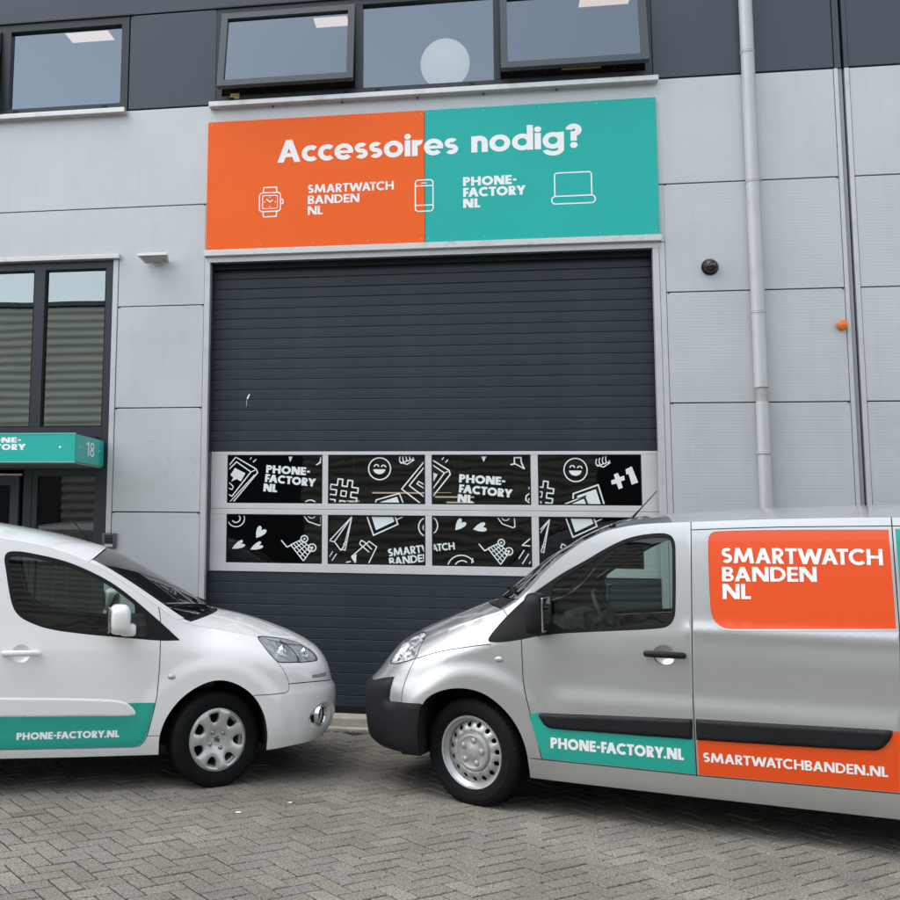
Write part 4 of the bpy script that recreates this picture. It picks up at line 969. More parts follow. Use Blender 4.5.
def arch_liner(root, L, arch, y1, sides):
    for sg in sides:
        n = len(arch); e = [L.S.point(x, z) for x, z in arch]; V = [(p[0], (p[1] - .004) * sg, p[2]) for p in e] + [(p[0], y1 * sg, p[2]) for p in e]
        F = [(i, i + 1, n + i + 1, n + i) for i in range(n - 1)] + [tuple(n + i for i in range(n))]
        mk('wheel_arch_liner', V, F, M_SHELL, root)
def tyre_mesh(r, rr, w, lugs, parent):
    p = []; hw = w / 2
    prof = [(rr - .008, -hw * .62), (rr + .004, -hw * .80), (rr + (r - rr) * .35, -hw * .985), (rr + (r - rr) * .55, -hw), (rr + (r - rr) * .80, -hw * .95), (r - .006, -hw * .82), (r, -hw * .66), (r, -hw * .36), (r - .007, -hw * .35), (r - .007, -hw * .29), (r, -hw * .28), (r, -.012), (r - .007, -.011), (r - .007, .011), (r, .012), (r, hw * .28), (r - .007, hw * .29), (r - .007, hw * .35), (r, hw * .36), (r, hw * .66), (r - .006, hw * .82), (rr + (r - rr) * .80, hw * .95), (rr + (r - rr) * .55, hw), (rr + (r - rr) * .35, hw * .985), (rr + .004, hw * .80), (rr - .008, hw * .62)]
    b = MB().lathe(prof, 96, 'y')
    if lugs:
        for i in range(lugs):
            a = 2 * math.pi * i / lugs
            for sg in (-1, 1):
                for (q0, q1, ro) in ((.60, .86, .004),):
                    k = len(b.v); da = math.pi / lugs * .62
                    for aa in (a - da, a + da):
                        for rr_, yy in ((r - .004, sg * hw * .52), (r + ro, sg * hw * .54), (r + ro - .004, sg * hw * .80), (r - .030, sg * hw * .945)): b.v.append((rr_ * math.cos(aa), yy, rr_ * math.sin(aa)))
                    b.f += [(k, k + 1, k + 5, k + 4), (k + 1, k + 2, k + 6, k + 5), (k + 2, k + 3, k + 7, k + 6), (k, k + 3, k + 2, k + 1), (k + 4, k + 5, k + 6, k + 7)]
    # raised rings on the sidewall
    for sg in (-1, 1):
        for q, d in ((.30, .0025), (.62, .002)):
            rm_ = rr + (r - rr) * q; yb = hw * (.965 if q < .5 else .985)
            b.lathe([(rm_ - .006, sg * (yb - .004)), (rm_ - .003, sg * (yb + d)), (rm_ + .003, sg * (yb + d)), (rm_ + .006, sg * (yb - .004))], 96, 'y')
    return b.build('tyre', M_TYRE, parent, True)
def disc_cut(name, ro, holes, prof, mt, parent, sg, depth=.02, ri=0.0, nr=10, na=84, rot=0.0):
    """round plate with cut-outs; prof: table radius -> offset outward; axis y, outward = sg"""
    outer = arcpts(0, 0, ro, ro, 0, 360, na)[:-1]; polys = [outer] + [dens(h_, .008) for h_ in holes]
    if ri: polys.append(arcpts(0, 0, ri, ri, 0, 360, 48)[:-1])
    ex = []
    for k in range(1, nr):
        r_ = ri + (ro - ri) * k / nr
        for a in range(int(na * (.35 + .65 * k / nr))): 
            th = 2 * math.pi * a / int(na * (.35 + .65 * k / nr)); ex.append((r_ * math.cos(th), r_ * math.sin(th)))
    V, T, S_ = cdt(polys, ex, 1e-6); V, T = compact(V, [t for t, s in zip(T, S_) if s == {0}])
    c, s_ = math.cos(rot), math.sin(rot)
    dipf = lambda x, y: max([0] + [math.exp(-(edist(x, y, h_) / .010) ** 2) for h_ in holes])
    P3 = lambda x, y, o=0: (x * c - y * s_, sg * (interp(prof, math.hypot(x, y)) - o - .006 * dipf(x, y)), x * s_ + y * c)
    vs = [P3(x, y) for x, y in V]; fs = [tuple(reversed(t)) for t in T] if sg > 0 else list(T); cnt = {}
    for f in fs:
        for i in range(3): cnt[(f[i], f[(i + 1) % 3])] = 1
    n0 = len(V); base = dict()
    for (a, b) in list(cnt):
        if (b, a) in cnt: continue
        k = len(vs); vs += [vs[a], vs[b], P3(*V[b], depth), P3(*V[a], depth)]; fs.append((k + 1, k, k + 3, k + 2))
    o = mk(name, vs, fs, mt, parent, smooth=True)
    try: o.data.set_sharp_from_angle(angle=R(40))
    except Exception: pass
    return o
def rim_barrel(root, x, y, r, rr, w, sg, steer, mt):
    hw = w / 2
    b = MB().lathe([(rr - .002, -hw * .72), (rr - .022, -hw * .66), (rr - .03, -hw * .3), (rr - .03, hw * .5), (rr - .014, hw * .66), (rr + .004, hw * .78), (rr + .002, hw * .82), (rr - .010, hw * .80)], 64, 'y')
    o = b.build('wheel', mt, root, True); o.location = (x, y * sg, r); o.rotation_euler = (0, 0, steer + (0 if sg > 0 else math.pi))
    MB().lathe([(.0, -hw * .2), (.12, -hw * .2), (rr - .03, -hw * .15)], 32, 'y').build('brake_drum', M_SHELL, o)
    return o
def seat(root, x, y, z, mt=None):
    """one front seat: cushion, backrest, head rest"""
    s = MB().box(-.26, .26, -.24, .24, .0, .16, .06).build('seat', M_SEAT, root, True); s.location = (x, y, z)
    b = MB().box(-.08, .08, -.23, .23, .0, .62, .06).build('backrest', M_SEAT, s, True); b.location = (-.24, 0, .12); b.rotation_euler = (0, R(-14), 0)
    h = MB().box(-.05, .05, -.13, .13, .0, .19, .045).build('head_rest', M_SEAT, s, True); h.location = (-.41, 0, .79); h.rotation_euler = (0, R(-8), 0)
def steering(root, x, y, z, tilt):
    w = MB(); w.tube([(0, .185 * math.cos(a), .185 * math.sin(a)) for a in [2 * math.pi * k / 40 for k in range(41)]], .015, 8, False)
    w.box(-.02, .03, -.06, .06, -.06, .05, .02); w.tube([(0, -.17, .0), (0, -.05, -.01)], .012, 6); w.tube([(0, .17, .0), (0, .05, -.01)], .012, 6); w.tube([(0, 0, -.17), (0, 0, -.05)], .012, 6)
    w.tube([(.02, 0, 0), (.4, 0, 0)], .03, 8)
    o = w.build('steering_wheel', M_DASH, root, True); o.location = (x, y, z); o.rotation_euler = (0, R(tilt), 0)
def text_on(L, name, s, A, B, h, sg, mt, root, off=.0035, w=.215, up_=(0, 1)):
    P_, W = text_polys(s, w, .08 if w < .24 else .065); V, T = flat_union(P_)
    Q = [(A[0] + (B[0] - A[0]) * x / W + up_[0] * h * y, A[1] + (B[1] - A[1]) * x / W + up_[1] * h * y) for x, y in V]
    if B[0] < A[0]: T = [tuple(reversed(t)) for t in T]
    L.mesh(name, Q, T, sg, mt, root, off)
def handle(L, root, t, z, half, sg, mt, mrec, rr=.062, ring=True):
    q = [arcpts(t, z, rr, rr * .92, 0, 360, 36)[:-1]][0]
    patch(L, 'handle_recess', q, sg, mrec, root, lambda p: .0008 - .026 * (1 - min(1, math.hypot(p[0] - t, (p[1] - z) / .92) / rr) ** 2.2), .012)
    p0, p1 = Vector(L.at((t - half, z), .014, sg)), Vector(L.at((t + half, z), .014, sg)); n = Vector(L.n((t, z))); n.y *= sg
    b = MB(); pts = [p0 - n * .012, p0 + n * .010, p0.lerp(p1, .15) + n * .020, p0.lerp(p1, .5) + n * .023, p0.lerp(p1, .85) + n * .020, p1 + n * .010, p1 - n * .012]
    b.tube(pts, [.011, .014, .015, .0155, .015, .014, .011], 12)
    b.v = [(x, y, z + (zz - z) * 1.25) for x, y, zz in b.v]
    b.build('door_handle', mt, root, True)
BOTH = (1, -1)
def floor_and_tail(root, L, xt, z0, zs, halfw, axles, col, top):
    b = MB(); xa, xb = axles
    b.box(xt + .1, xa - .42, -halfw, halfw, z0, z0 + .05).box(xa - .42, xa + .42, -.45, .45, z0, z0 + .05).box(xa + .42, xb - .42, -halfw, halfw, z0, z0 + .05).box(xb - .42, xb + .42, -.45, .45, z0, z0 + .05)
    b.box(xb + .42, xb + .55, -halfw * .85, halfw * .85, z0 + .02, z0 + .06); b.build('floor_pan', M_SHELL, root)
    V = []; F = []; rows = [(zs[0] + (zs[1] - zs[0]) * i / 14) for i in range(15)]; w = 13
    for z in rows:
        p = L.S.point(xt, z)
        for k in range(w): u = -1 + 2 * k / (w - 1); V.append((p[0] - .03 * (1 - u ** 4), p[1] * u, z))
    for i in range(14):
        for k in range(w - 1): q = (i * w + k, i * w + k + 1, (i + 1) * w + k + 1, (i + 1) * w + k); F.append(tuple(reversed(q)))
    b0 = 14 * w; n0 = len(V)
    for k in range(w):
        u = -1 + 2 * k / (w - 1); a = top.pt(xt, 1 - abs(u)); V.append((a[0] - .001, a[1] * (1 if u > 0 else -1), a[2]))
    for k in range(w - 1): F.append((b0 + k + 1, b0 + k, n0 + k, n0 + k + 1))
    mk('tailgate', V, F, col, root, smooth=True)
def side_glass(L, poly, root, sides, mt=None):
    for sg in sides: patch(L, 'side_window', poly, sg, mt or G_CAR, root, -.008, .06)
def black_frame(L, outer, inner, root, sides, name='window_frame'):
    V, T, S_ = cdt([dens(outer, .03), dens(inner, .03)], [], 1e-6); V, T = compact(V, [t for t, s in zip(T, S_) if s == {0}])
    for sg in sides: L.mesh(name, V, T, sg, M_RUBBER, root, .0005, .010)
def lamp_unit(L, poly, root, sides, cups, divider=None):
    for sg in sides:
        hl = patch(L, 'headlight', inset(poly, .004), sg, G_LENS, root, .001, .035)
        patch(L, 'reflector', inset(poly, .002), sg, M_REFL, hl, lambda q, p=poly: -.005 - .024 * min(1, edist(q[0], q[1], p) / .05), .022)
        for (t, z, r_) in cups:
            c = Vector(L.at((t, z), -.024, sg)); b = MB().lathe([(r_, .03), (r_ * .95, .02), (r_ * .7, .0), (r_ * .3, -.02), (.0, -.022)], 24, 'x')
            o = b.build('reflector_bowl', M_CHROME, hl, True); n = Vector(L.n((t, z))); n.y *= sg; n = (n + Vector((1.4, 0, 0))).normalized(); o.location = c; o.rotation_euler = n.to_track_quat('X', 'Z').to_euler()
            u = MB().ball((0, 0, 0), .014, .014, .014, seg=12, ring=8).build('bulb', M_CLEARW, hl, True); u.location = c + n * .01
        if divider: V, T = flat_union(quad_stroke(divider, .016)); L.mesh('lamp_divider', V, T, sg, mat('lamp_grey_plastic', (.10, .105, .11), .3), hl, -.006)
        rim = quad_stroke(inset(poly, .002), .006, True); V, T = flat_union(rim); L.mesh('lamp_edge', V, T, sg, M_RUBBER, hl, .0015)

# ------------------------------------------------------------------ the small white car (nose to the right, its right flank towards the camera)
wc = empty('white_car', (-2.0309, -1.6408, 0), R(20.25)); tag(wc, 'white compact delivery car with teal door stripe parked nose to the right', 'car')
LW = Lift(WC); VS = -1
archW = chaikin([(-.374, .228), (-.374, .239), (-.375, .355), (-.328, .484), (-.223, .611), (-.075, .697), (.050, .712), (.167, .678), (.277, .603), (.349, .486), (.382, .353), (.395, .236)], 2)
rarchW = [(-2.728 - .37 * math.cos(a), .27 + .405 * math.sin(a)) for a in [R(-6) + (math.pi + R(12)) * k / 26 for k in range(27)]]
TM = WC.tmax
topW = [(TM - (TM + 3.36) * k / 150, 0) for k in range(151)]; topW = [(t, WC.ztop(t)) for t, _ in topW]
domW = [(-3.36, .26)] + rarchW + [(-.9, .224)] + archW + [(.59, .251), (.825, .262), (1.1, .28), (1.3, .265), (TM, .295)] + topW
winW = chaikin([(-1.405, 1.42), (-1.424, 1.50), (-1.405, 1.545), (-1.33, 1.548), (-1.255, 1.537), (-1.056, 1.497), (-.896, 1.439), (-.734, 1.361), (-.599, 1.269), (-.464, 1.158), (-.34, 1.052), (-.252, .972), (-.247, .968), (-.252, .965), (-.381, .963), (-.593, .983), (-.843, 1.004), (-1.103, 1.037), (-1.234, 1.082), (-1.313, 1.127), (-1.355, 1.191), (-1.387, 1.319)], 2, True)
glW = chaikin([(-1.378, 1.42), (-1.395, 1.49), (-1.375, 1.518), (-1.25, 1.508), (-1.05, 1.468), (-.90, 1.413), (-.745, 1.337), (-.612, 1.246), (-.51, 1.162), (-.482, 1.125), (-.470, 1.05), (-.468, .995), (-.50, .990), (-.6, 1.002), (-.843, 1.024), (-1.10, 1.058), (-1.22, 1.100), (-1.293, 1.142), (-1.33, 1.20), (-1.36, 1.319)], 1, True)
hlW = chaikin([(.392, .966), (.436, .976), (.53, .968), (.641, .955), (.75, .935), (.83, .912), (.89, .875), (.912, .835), (.895, .806), (.861, .793), (.70, .796), (.52, .806), (.461, .811), (.43, .85), (.406, .892)], 1, True)
fogW = arcpts(.815, .432, .085, .078, 0, 360, 30)[:-1]; fogS = chaikin([(.68, .425), (.74, .50), (.83, .522), (.93, .505), (.955, .43), (.92, .355), (.80, .338), (.71, .36)], 2, True)
slotW = [(.738, .690), (.742, .711), (.972, .706), (.955, .682)]
grilW = [(1.08, .34), (TM, .34), (TM, .56), (1.16, .55)]; gril2W = [(1.10, .70), (TM, .695), (TM, .80), (1.14, .80)]
hdl = (-1.282, .889); hdlW = arcpts(hdl[0], hdl[1], .062, .062 * .92, 0, 360, 36)[:-1]
holesW = [winW, hlW, fogS, slotW, grilW, gril2W, hdlW]
seamsW = [[(-.378, .985), (-.379, .90), (-.382, .776), (-.394, .610), (-.418, .495), (-.453, .354), (-.470, .318), (-.484, .302), (-.50, .288), (-.522, .281), (-.9, .281), (-1.44, .284), (-1.475, .30), (-1.485, .34), (-1.487, .9), (-1.478, 1.3), (-1.47, 1.70)],
 [(-1.475, .30), (-1.6, .286), (-2.30, .287), (-2.36, .45), (-2.45, .66)], [(-2.45, .60), (-2.47, 1.0), (-2.45, 1.72)],
 [(-.396, 1.20), (-.384, 1.14), (-.377, 1.07)], [(-.455, .354), (-.36, .353)],
 [(.272, .603), (.40, .605), (.505, .609), (.530, .620), (.537, .640), (.537, .666), (.714, .666), (.90, .655), (1.045, .645), (1.25, .638), (TM, .635)], [(.458, .815), (.490, .77), (.516, .727), (.532, .69), (.537, .660)],
 [(.905, .85), (.95, .885), (1.0, .90)]]
seedsW = [((-.9, .75), 'front_door', None), ((-.15, .85), 'front_wing', None), ((.6, .40), 'front_bumper', None), ((.70, .75), 'bumper_upper', None), ((-.8, .252), 'sill', None), ((-1.9, .8), 'sliding_door', None), ((-2.7, 1.2), 'rear_quarter', None)]
side_panels(LW, domW, holesW, seamsW, seedsW, BOTH, wc, M_WPAINT)
backing(LW, domW, [winW, hlW, hdlW], BOTH, wc)
CW = [(-3.36, -3.40, 1.70), (-2.9, -2.9, 1.775), (-2.2, -2.2, 1.80), (-1.8, -1.78, 1.775), (-1.45, -1.40, 1.722), (-1.19, -1.10, 1.668), (-1.03, -.93, 1.626), (-.857, -.72, 1.565), (-.71, -.50, 1.462), (-.518, -.24, 1.318), (-.39, -.09, 1.228), (-.25, .06, 1.135), (-.2, .10, 1.118), (-.1, .19, 1.10), (.1, .34, 1.066), (.27, .45, 1.033), (.4, .54, 1.002), (.55, .63, .968), (.75, .70, .938), (1.0, .765, .905), (1.3, .80, .88), (TM, .824, .8655)]
TW = Top(WC, CW, [(-3.4, 2.6), (-1.3, 2.6), (-.8, 2.1), (-.25, 2.1), (.2, 2.4), (1.0, 2.2), (1.6, 2.0)])
TW.build('roof', -3.36, -.868, .003, M_WPAINT, wc, 60, 16)
TW.build('pillar', -.865, -.262, .003, M_WPAINT, wc, 40, 4, f1=.085)
TW.build('windscreen', -.862, -.268, .090, G_SCREEN, wc, 24, 14, off=-.004)
TW.build('scuttle', -.265, -.208, .03, M_PLASTIC, wc, 6, 14, off=-.012)
TW.build('pillar_base', -.259, -.203, .003, M_WPAINT, wc, 6, 4, f1=.06)
TW.build('bonnet', -.200, TM - .004, .004, M_WPAINT, wc, 70, 16)
floor_and_tail(wc, LW, -3.36, .21, (.26, 1.62), .80, (-2.728, 0), M_WPAINT, TW)
for sg in BOTH:
    arch_liner(wc, LW, archW, .40, (sg,)); arch_liner(wc, LW, rarchW, .40, (sg,))
black_frame(LW, inset(winW, .002), glW, wc, BOTH); side_glass(LW, glW, wc, BOTH)
lamp_unit(LW, hlW, wc, BOTH, ((.56, .888, .052), (.78, .862, .042)), [(.63, .945), (.675, .89), (.672, .84), (.655, .806)])
for sg in BOTH:
    fs = patch(LW, 'fog_lamp_surround', fogS, sg, M_WPAINT, wc, lambda q: -.022 * min(1, edist(q[0], q[1], fogS) / .03), .018)
    c = Vector(LW.at((.815, .432), -.018, sg)); n = Vector(LW.n((.815, .432))); n.y *= sg; n = (n + Vector((.55, 0, 0))).normalized(); e = n.to_track_quat('X', 'Z').to_euler()
    o = MB().lathe([(.058, .012), (.064, .026), (.073, .018), (.077, -.01), (.066, -.03)], 36, 'x').build('fog_lamp_ring', M_CHROME, wc, True); MB().lathe([(.046, .010), (.050, .020), (.058, .014), (.058, -.02)], 36, 'x').build('fog_lamp_bezel', M_RUBBER, o, True); o.location = c; o.rotation_euler = e
    k = MB().lathe([(.0, .016), (.03, .014), (.043, .011), (.047, .004), (.047, -.02)], 28, 'x').build('fog_lamp', mat('fog_glass', (.74, .76, .78), .15, .1, coat=1), wc, True); k.location = c; k.rotation_euler = e
    patch(LW, 'daylight_slot', inset(slotW, .001), sg, mat('grey_lens', (.30, .31, .31), .25), wc, -.002, .05)
    patch(LW, 'grille', grilW, sg, M_PLASTIC, wc, -.02, .05); patch(LW, 'grille', gril2W, sg, M_PLASTIC, wc, -.01, .05)
    rp = arcpts(-.301, .731, .028, .0165, 0, 360, 20)[:-1]; patch(LW, 'side_repeater', rp, sg, M_CLEARW, wc, strip_off(rp, .009, .014), .010)
    rub = chaikin([(-1.465, .614), (-1.40, .612), (-.959, .602), (-.72, .592), (-.635, .583), (-.58, .565), (-.545, .535), (-.526, .505), (-.530, .485), (-.556, .479), (-.7, .480), (-1.40, .487), (-1.465, .488)], 2, True)
    patch(LW, 'rubbing_strip', rub, sg, M_WPAINT, wc, strip_off(rub, .008, .008), .010)
    rub2 = [(-2.30, .614), (-1.50, .615), (-1.50, .488), (-2.30, .488)]; patch(LW, 'rubbing_strip', rub2, sg, M_WPAINT, wc, strip_off(rub2, .012, .012), .012)
    handle(LW, wc, hdl[0], hdl[1], .112, sg, M_WPAINT, M_WPAINT)
    # mirror: shell, foot, glass, arm
    mr = MB().ball((0, 0, .012), .072, .115, .098, .62, 28, 18).ball((.055, .035, -.058), .055, .075, .042, .55, 20, 12).build('door_mirror', M_WPAINT, wc, True); mr.location = (-.655, sg * 1.01, 1.105)
    mr.scale = (1, -sg, 1)
    MB().box(-.079, -.066, -.098, .098, -.07, .095, .012).build('mirror_glass', mat('mirror_glass', (.6, .62, .63), .02, 1.0), mr)
    MB().tube([(.02, .06, -.055), (.07, .16, -.085)], .028, 8).build('mirror_arm', M_PLASTIC, mr, True)
# teal stripe and lettering on the near door
TLW = [(-1.465, .55), (-.56, .565), (-.405, .567), (-.416, .520), (-.428, .478), (-.447, .395), (-.460, .356), (-.474, .325), (-.490, .305), (-.512, .291), (-.54, .286), (-1.465, .288)]
patch(LW, 'door_stripe', TLW, VS, M_DTL, wc, .003, .04); patch(LW, 'door_stripe', [(-2.29, .55), (-1.50, .55), (-1.50, .292), (-2.29, .292)], VS, M_DTL, wc, .003, .05)
text_on(LW, 'lettering', 'PHONE-FACTORY.NL', (-1.290, .344), (-.635, .349), .045, VS, M_WHITE, wc, .0045, .265)
# wheels
def lion(o, y):
    V, T = flat_union(S([(-.016, -.010), (-.004, .012), (.004, .018), (.010, .014)], .005) + S([(-.004, .010), (.006, -.002), (.016, .004)], .005) + S([(.002, .0), (-.004, -.014)], .005) + S([(.004, -.002), (.014, -.016)], .005) + S([(-.012, .004), (-.018, .014)], .004))
    mk('emblem', [(-x * 1.15, y, z * 1.15) for x, z in V], T, M_PLASTIC, o)
for (x, st) in ((0, R(17)), (-2.728, 0)):
    for sg in BOTH:
        o = rim_barrel(wc, x, .757, .307, .198, .200, sg, st, M_STEEL); tyre_mesh(.315, .198, .198, 0, o)
        hs_ = []
        for k in range(7):
            a = R(80) + 2 * math.pi * k / 7; c_, s_ = math.cos(a), math.sin(a); q = chaikin([(.176, -.036), (.180, 0), (.176, .036), (.150, .034), (.122, .024), (.110, 0), (.122, -.024), (.150, -.034)], 2, True)
            hs_.append([(u * c_ - v * s_, u * s_ + v * c_) for u, v in q])
        disc_cut('wheel_cover', .209, hs_, [(0, .068), (.05, .070), (.075, .078), (.11, .084), (.16, .091), (.192, .092), (.209, .080)], M_ALU, o, 1, .024, nr=12)
        for a in (56, 137, 247, 332):
            MB().lathe([(.014, .066), (.0145, .078), (.009, .084), (.0, .0855)], 14, 'y', (.058 * math.cos(R(a)), 0, .058 * math.sin(R(a)))).build('bolt', mat('bolt_grey', (.30, .31, .31), .3, .7), o, True)
        lion(o, .0735)
# cabin
MB().box(-.60, .02, -.74, .74, .62, 1.03, .06).build('dashboard', M_DASH, wc, True); steering(wc, -.70, .37, 1.02, 22)
seat(wc, -1.18, -.37, .45); seat(wc, -1.18, .37, .45); MB().box(-1.74, -1.70, -.70, .70, .26, 1.60).build('bulkhead', M_DASH, wc)
MB().tube([(-.86, .0, 1.600), (-.955, .0, 1.72), (-1.06, .0, 1.855)], [.010, .004, .003], 8).build('aerial', M_RUBBER, wc)
def on_top(T_, t, f, off=.012):
    a = Vector(T_.pt(t, f)); return a + Vector((.5, 0, .86)) * off
for sg, f0, f1 in ((1, .86, .16), (-1, .62, .86)):
    pts = []
    for k in range(9):
        u = k / 8; p = on_top(TW, -.285 - .035 * math.sin(u * math.pi * .5) * 2, f0 + (f1 - f0) * u if sg > 0 else f0 - (f0 - .10) * u); pts.append((p.x, p.y * sg, p.z))
    MB().tube(pts, .009, 6).build('wiper_blade', M_RUBBER, wc); q0 = on_top(TW, -.235, .5, .01); MB().tube([(q0.x, q0.y * sg, q0.z), pts[4]], .008, 6).build('wiper_arm', M_RUBBER, wc)

# ------------------------------------------------------------------ the silver van (nose to the left, its left flank towards the camera)
sv = empty('silver_van', (.2252, -1.6789, 0), R(163.5)); tag(sv, 'silver delivery van with orange and teal lettering parked nose to the left', 'van')
LV = Lift(SV); VS2 = 1; TMV = SV.tmax
archV = [(-.362, .214)] + chaikin([(-.362, .244), (-.351, .390), (-.299, .519), (-.217, .619), (-.105, .699), (.011, .727), (.133, .721), (.257, .679), (.33, .615), (.356, .52), (.366, .40), (.369, .272)], 2)
rarchV = [(-3.0 - .385 * math.cos(a), .28 + .43 * math.sin(a)) for a in [R(-9) + (math.pi + R(18)) * k / 26 for k in range(27)]]
topV = [(TMV - (TMV + 3.80) * k / 160, 0) for k in range(161)]; topV = [(t, SV.ztop(t)) for t, _ in topV]
botV = [(.649, .268), (.87, .271), (1.2, .28), (TMV, .285)]
domV = [(-3.80, .27)] + rarchV + [(-1.2, .211)] + archV + botV + topV
bmpV = [q for q in archV if q[0] > .33 and q[1] < .61] + botV + [(TMV, .705), (1.2, .70), (.95, .695), (.84, .692), (.79, .704), (.72, .722), (.60, .746), (.581, .746), (.585, .69), (.597, .60), (.585, .590), (.45, .597), (.346, .605)]
winV = chaikin([(-.113, 1.051), (-.16, 1.115), (-.221, 1.185), (-.334, 1.290), (-.42, 1.352), (-.485, 1.400), (-.583, 1.468), (-.721, 1.546), (-.82, 1.610), (-.920, 1.664), (-.99, 1.690), (-1.061, 1.706), (-1.165, 1.717), (-1.217, 1.705), (-1.240, 1.665), (-1.243, 1.60), (-1.239, 1.283), (-1.232, 1.22), (-1.205, 1.172), (-1.150, 1.150), (-.8, 1.118), (-.473, 1.085), (-.326, 1.045), (-.2, 1.020), (-.118, 1.017), (-.108, 1.030)], 2, True)
glV = chaikin([(-.512, 1.115), (-.505, 1.30), (-.515, 1.385), (-.60, 1.448), (-.735, 1.527), (-.83, 1.590), (-.925, 1.642), (-1.0, 1.668), (-1.065, 1.682), (-1.155, 1.691), (-1.205, 1.682), (-1.222, 1.645), (-1.222, 1.55), (-1.219, 1.283), (-1.210, 1.225), (-1.185, 1.190), (-1.13, 1.174), (-.8, 1.143)], 1, True)
hlV = chaikin([(.604, .824), (.717, .818), (.745, .85), (.755, .885), (.80, .925), (.79, .955), (.70, .992), (.591, 1.026), (.55, 1.036), (.503, 1.036), (.480, 1.012), (.454, .979), (.428, .92), (.419, .884), (.47, .862)], 1, True)
hdv = (-1.168, 1.002); hdvP = arcpts(hdv[0], hdv[1], .062, .062 * .92, 0, 360, 36)[:-1]
grV = [(1.02, .745), (TMV, .735), (TMV, .85), (1.05, .865)]
seamsV = [[(-.322, 1.06), (-.326, .95), (-.332, .814), (-.342, .745), (-.356, .684), (-.380, .59), (-.408, .491), (-.442, .336), (-.9, .336), (-1.328, .336), (-1.80, .343), (-2.345, .350), (-2.60, .355)], [(-1.330, 1.80), (-1.329, 1.5), (-1.326, 1.148), (-1.321, .757), (-1.328, .33)],
 [(-2.380, 1.83), (-2.383, 1.5), (-2.386, 1.2), (-2.372, .80), (-2.352, .34)], [(-1.33, 1.735), (-1.55, 1.746), (-1.805, 1.756), (-2.10, 1.762), (-2.38, 1.767), (-3.0, 1.765), (-3.79, 1.745)],
 [(.425, .880), (.397, .887), (.32, .913), (.249, .935), (.17, .954), (.086, .970), (-.02, .989), (-.13, 1.006)], [(-.160, 1.25), (-.186, 1.222), (-.214, 1.198), (-.230, 1.175)], [(.424, .890), (.436, .850), (.455, .80), (.475, .739), (.49, .67), (.499, .590)], [(-.37, .336), (-.45, .335)],
 [(.58, 1.03), (.75, 1.01), (.80, .96)], [(.775, .93), (.9, .90), (1.2, .892), (TMV, .89)]]
seedsV = [((-.9, .8), 'front_door', None), ((-1.8, .95), 'sliding_door', None), ((-.1, .86), 'front_wing', None), ((.1, 1.03), 'bonnet_side', None), ((-1.0, .27), 'sill', None), ((.52, .78), 'bumper_upper', None), ((-1.8, 1.785), 'roof_rail', None), ((-3.0, 1.2), 'rear_quarter', None), ((-.9, 1.70), 'front_door', None)]
side_panels(LV, domV, [winV, hlV, bmpV, hdvP, grV], seamsV, seedsV, BOTH, sv, M_SPAINT)
backing(LV, domV, [winV, hlV, bmpV, hdvP], BOTH, sv)
CV = [(-3.8, -3.84, 1.87), (-3.2, -3.2, 1.895), (-2.37, -2.37, 1.902), (-1.81, -1.78, 1.886), (-1.333, -1.25, 1.856), (-1.063, -.96, 1.828), (-.88, -.77, 1.785), (-.72, -.56, 1.69), (-.578, -.37, 1.575), (-.44, -.19, 1.435), (-.37, -.09, 1.355), (-.28, .02, 1.27), (-.2, .08, 1.238), (-.17, .11, 1.228), (0, .24, 1.175), (.2, .38, 1.115), (.33, .46, 1.08), (.47, .54, 1.045), (.62, .60, 1.01), (.85, .65, .98), (1.1, .68, .955), (1.4, .697, .94), (TMV, .699, .9353)]
TV = Top(SV, CV, [(-3.8, 3.0), (-1.3, 2.8), (-.9, 2.2), (-.25, 2.1), (.2, 2.3), (1.0, 2.1), (1.6, 2.0)])
TV.build('roof', -3.80, -.905, .003, M_SPAINT, sv, 60, 16)
TV.build('pillar', -.902, -.300, .003, M_SPAINT, sv, 40, 4, f1=.080)
TV.build('windscreen', -.899, -.302, .085, G_SCREEN, sv, 24, 14, off=-.004)
TV.build('scuttle', -.298, -.205, .03, M_PLASTIC, sv, 6, 14, off=-.012)
TV.build('pillar_base', -.296, -.190, .003, M_SPAINT, sv, 6, 4, f1=.06)
TV.build('bonnet', -.186, TMV - .004, .002, M_SPAINT, sv, 70, 16)
floor_and_tail(sv, LV, -3.80, .21, (.27, 1.79), .84, (-3.0, 0), M_SPAINT, TV)
for sg in BOTH: arch_liner(sv, LV, archV, .42, (sg,)); arch_liner(sv, LV, rarchV, .42, (sg,))
black_frame(LV, inset(winV, .002), glV, sv, BOTH); side_glass(LV, glV, sv, BOTH)
lamp_unit(LV, hlV, sv, BOTH, ((.57, .930, .050), (.61, .868, .030), (.55, .995, .030)), [(.47, .90), (.53, .925), (.50, .975)])
bmi = inset(bmpV, .003)
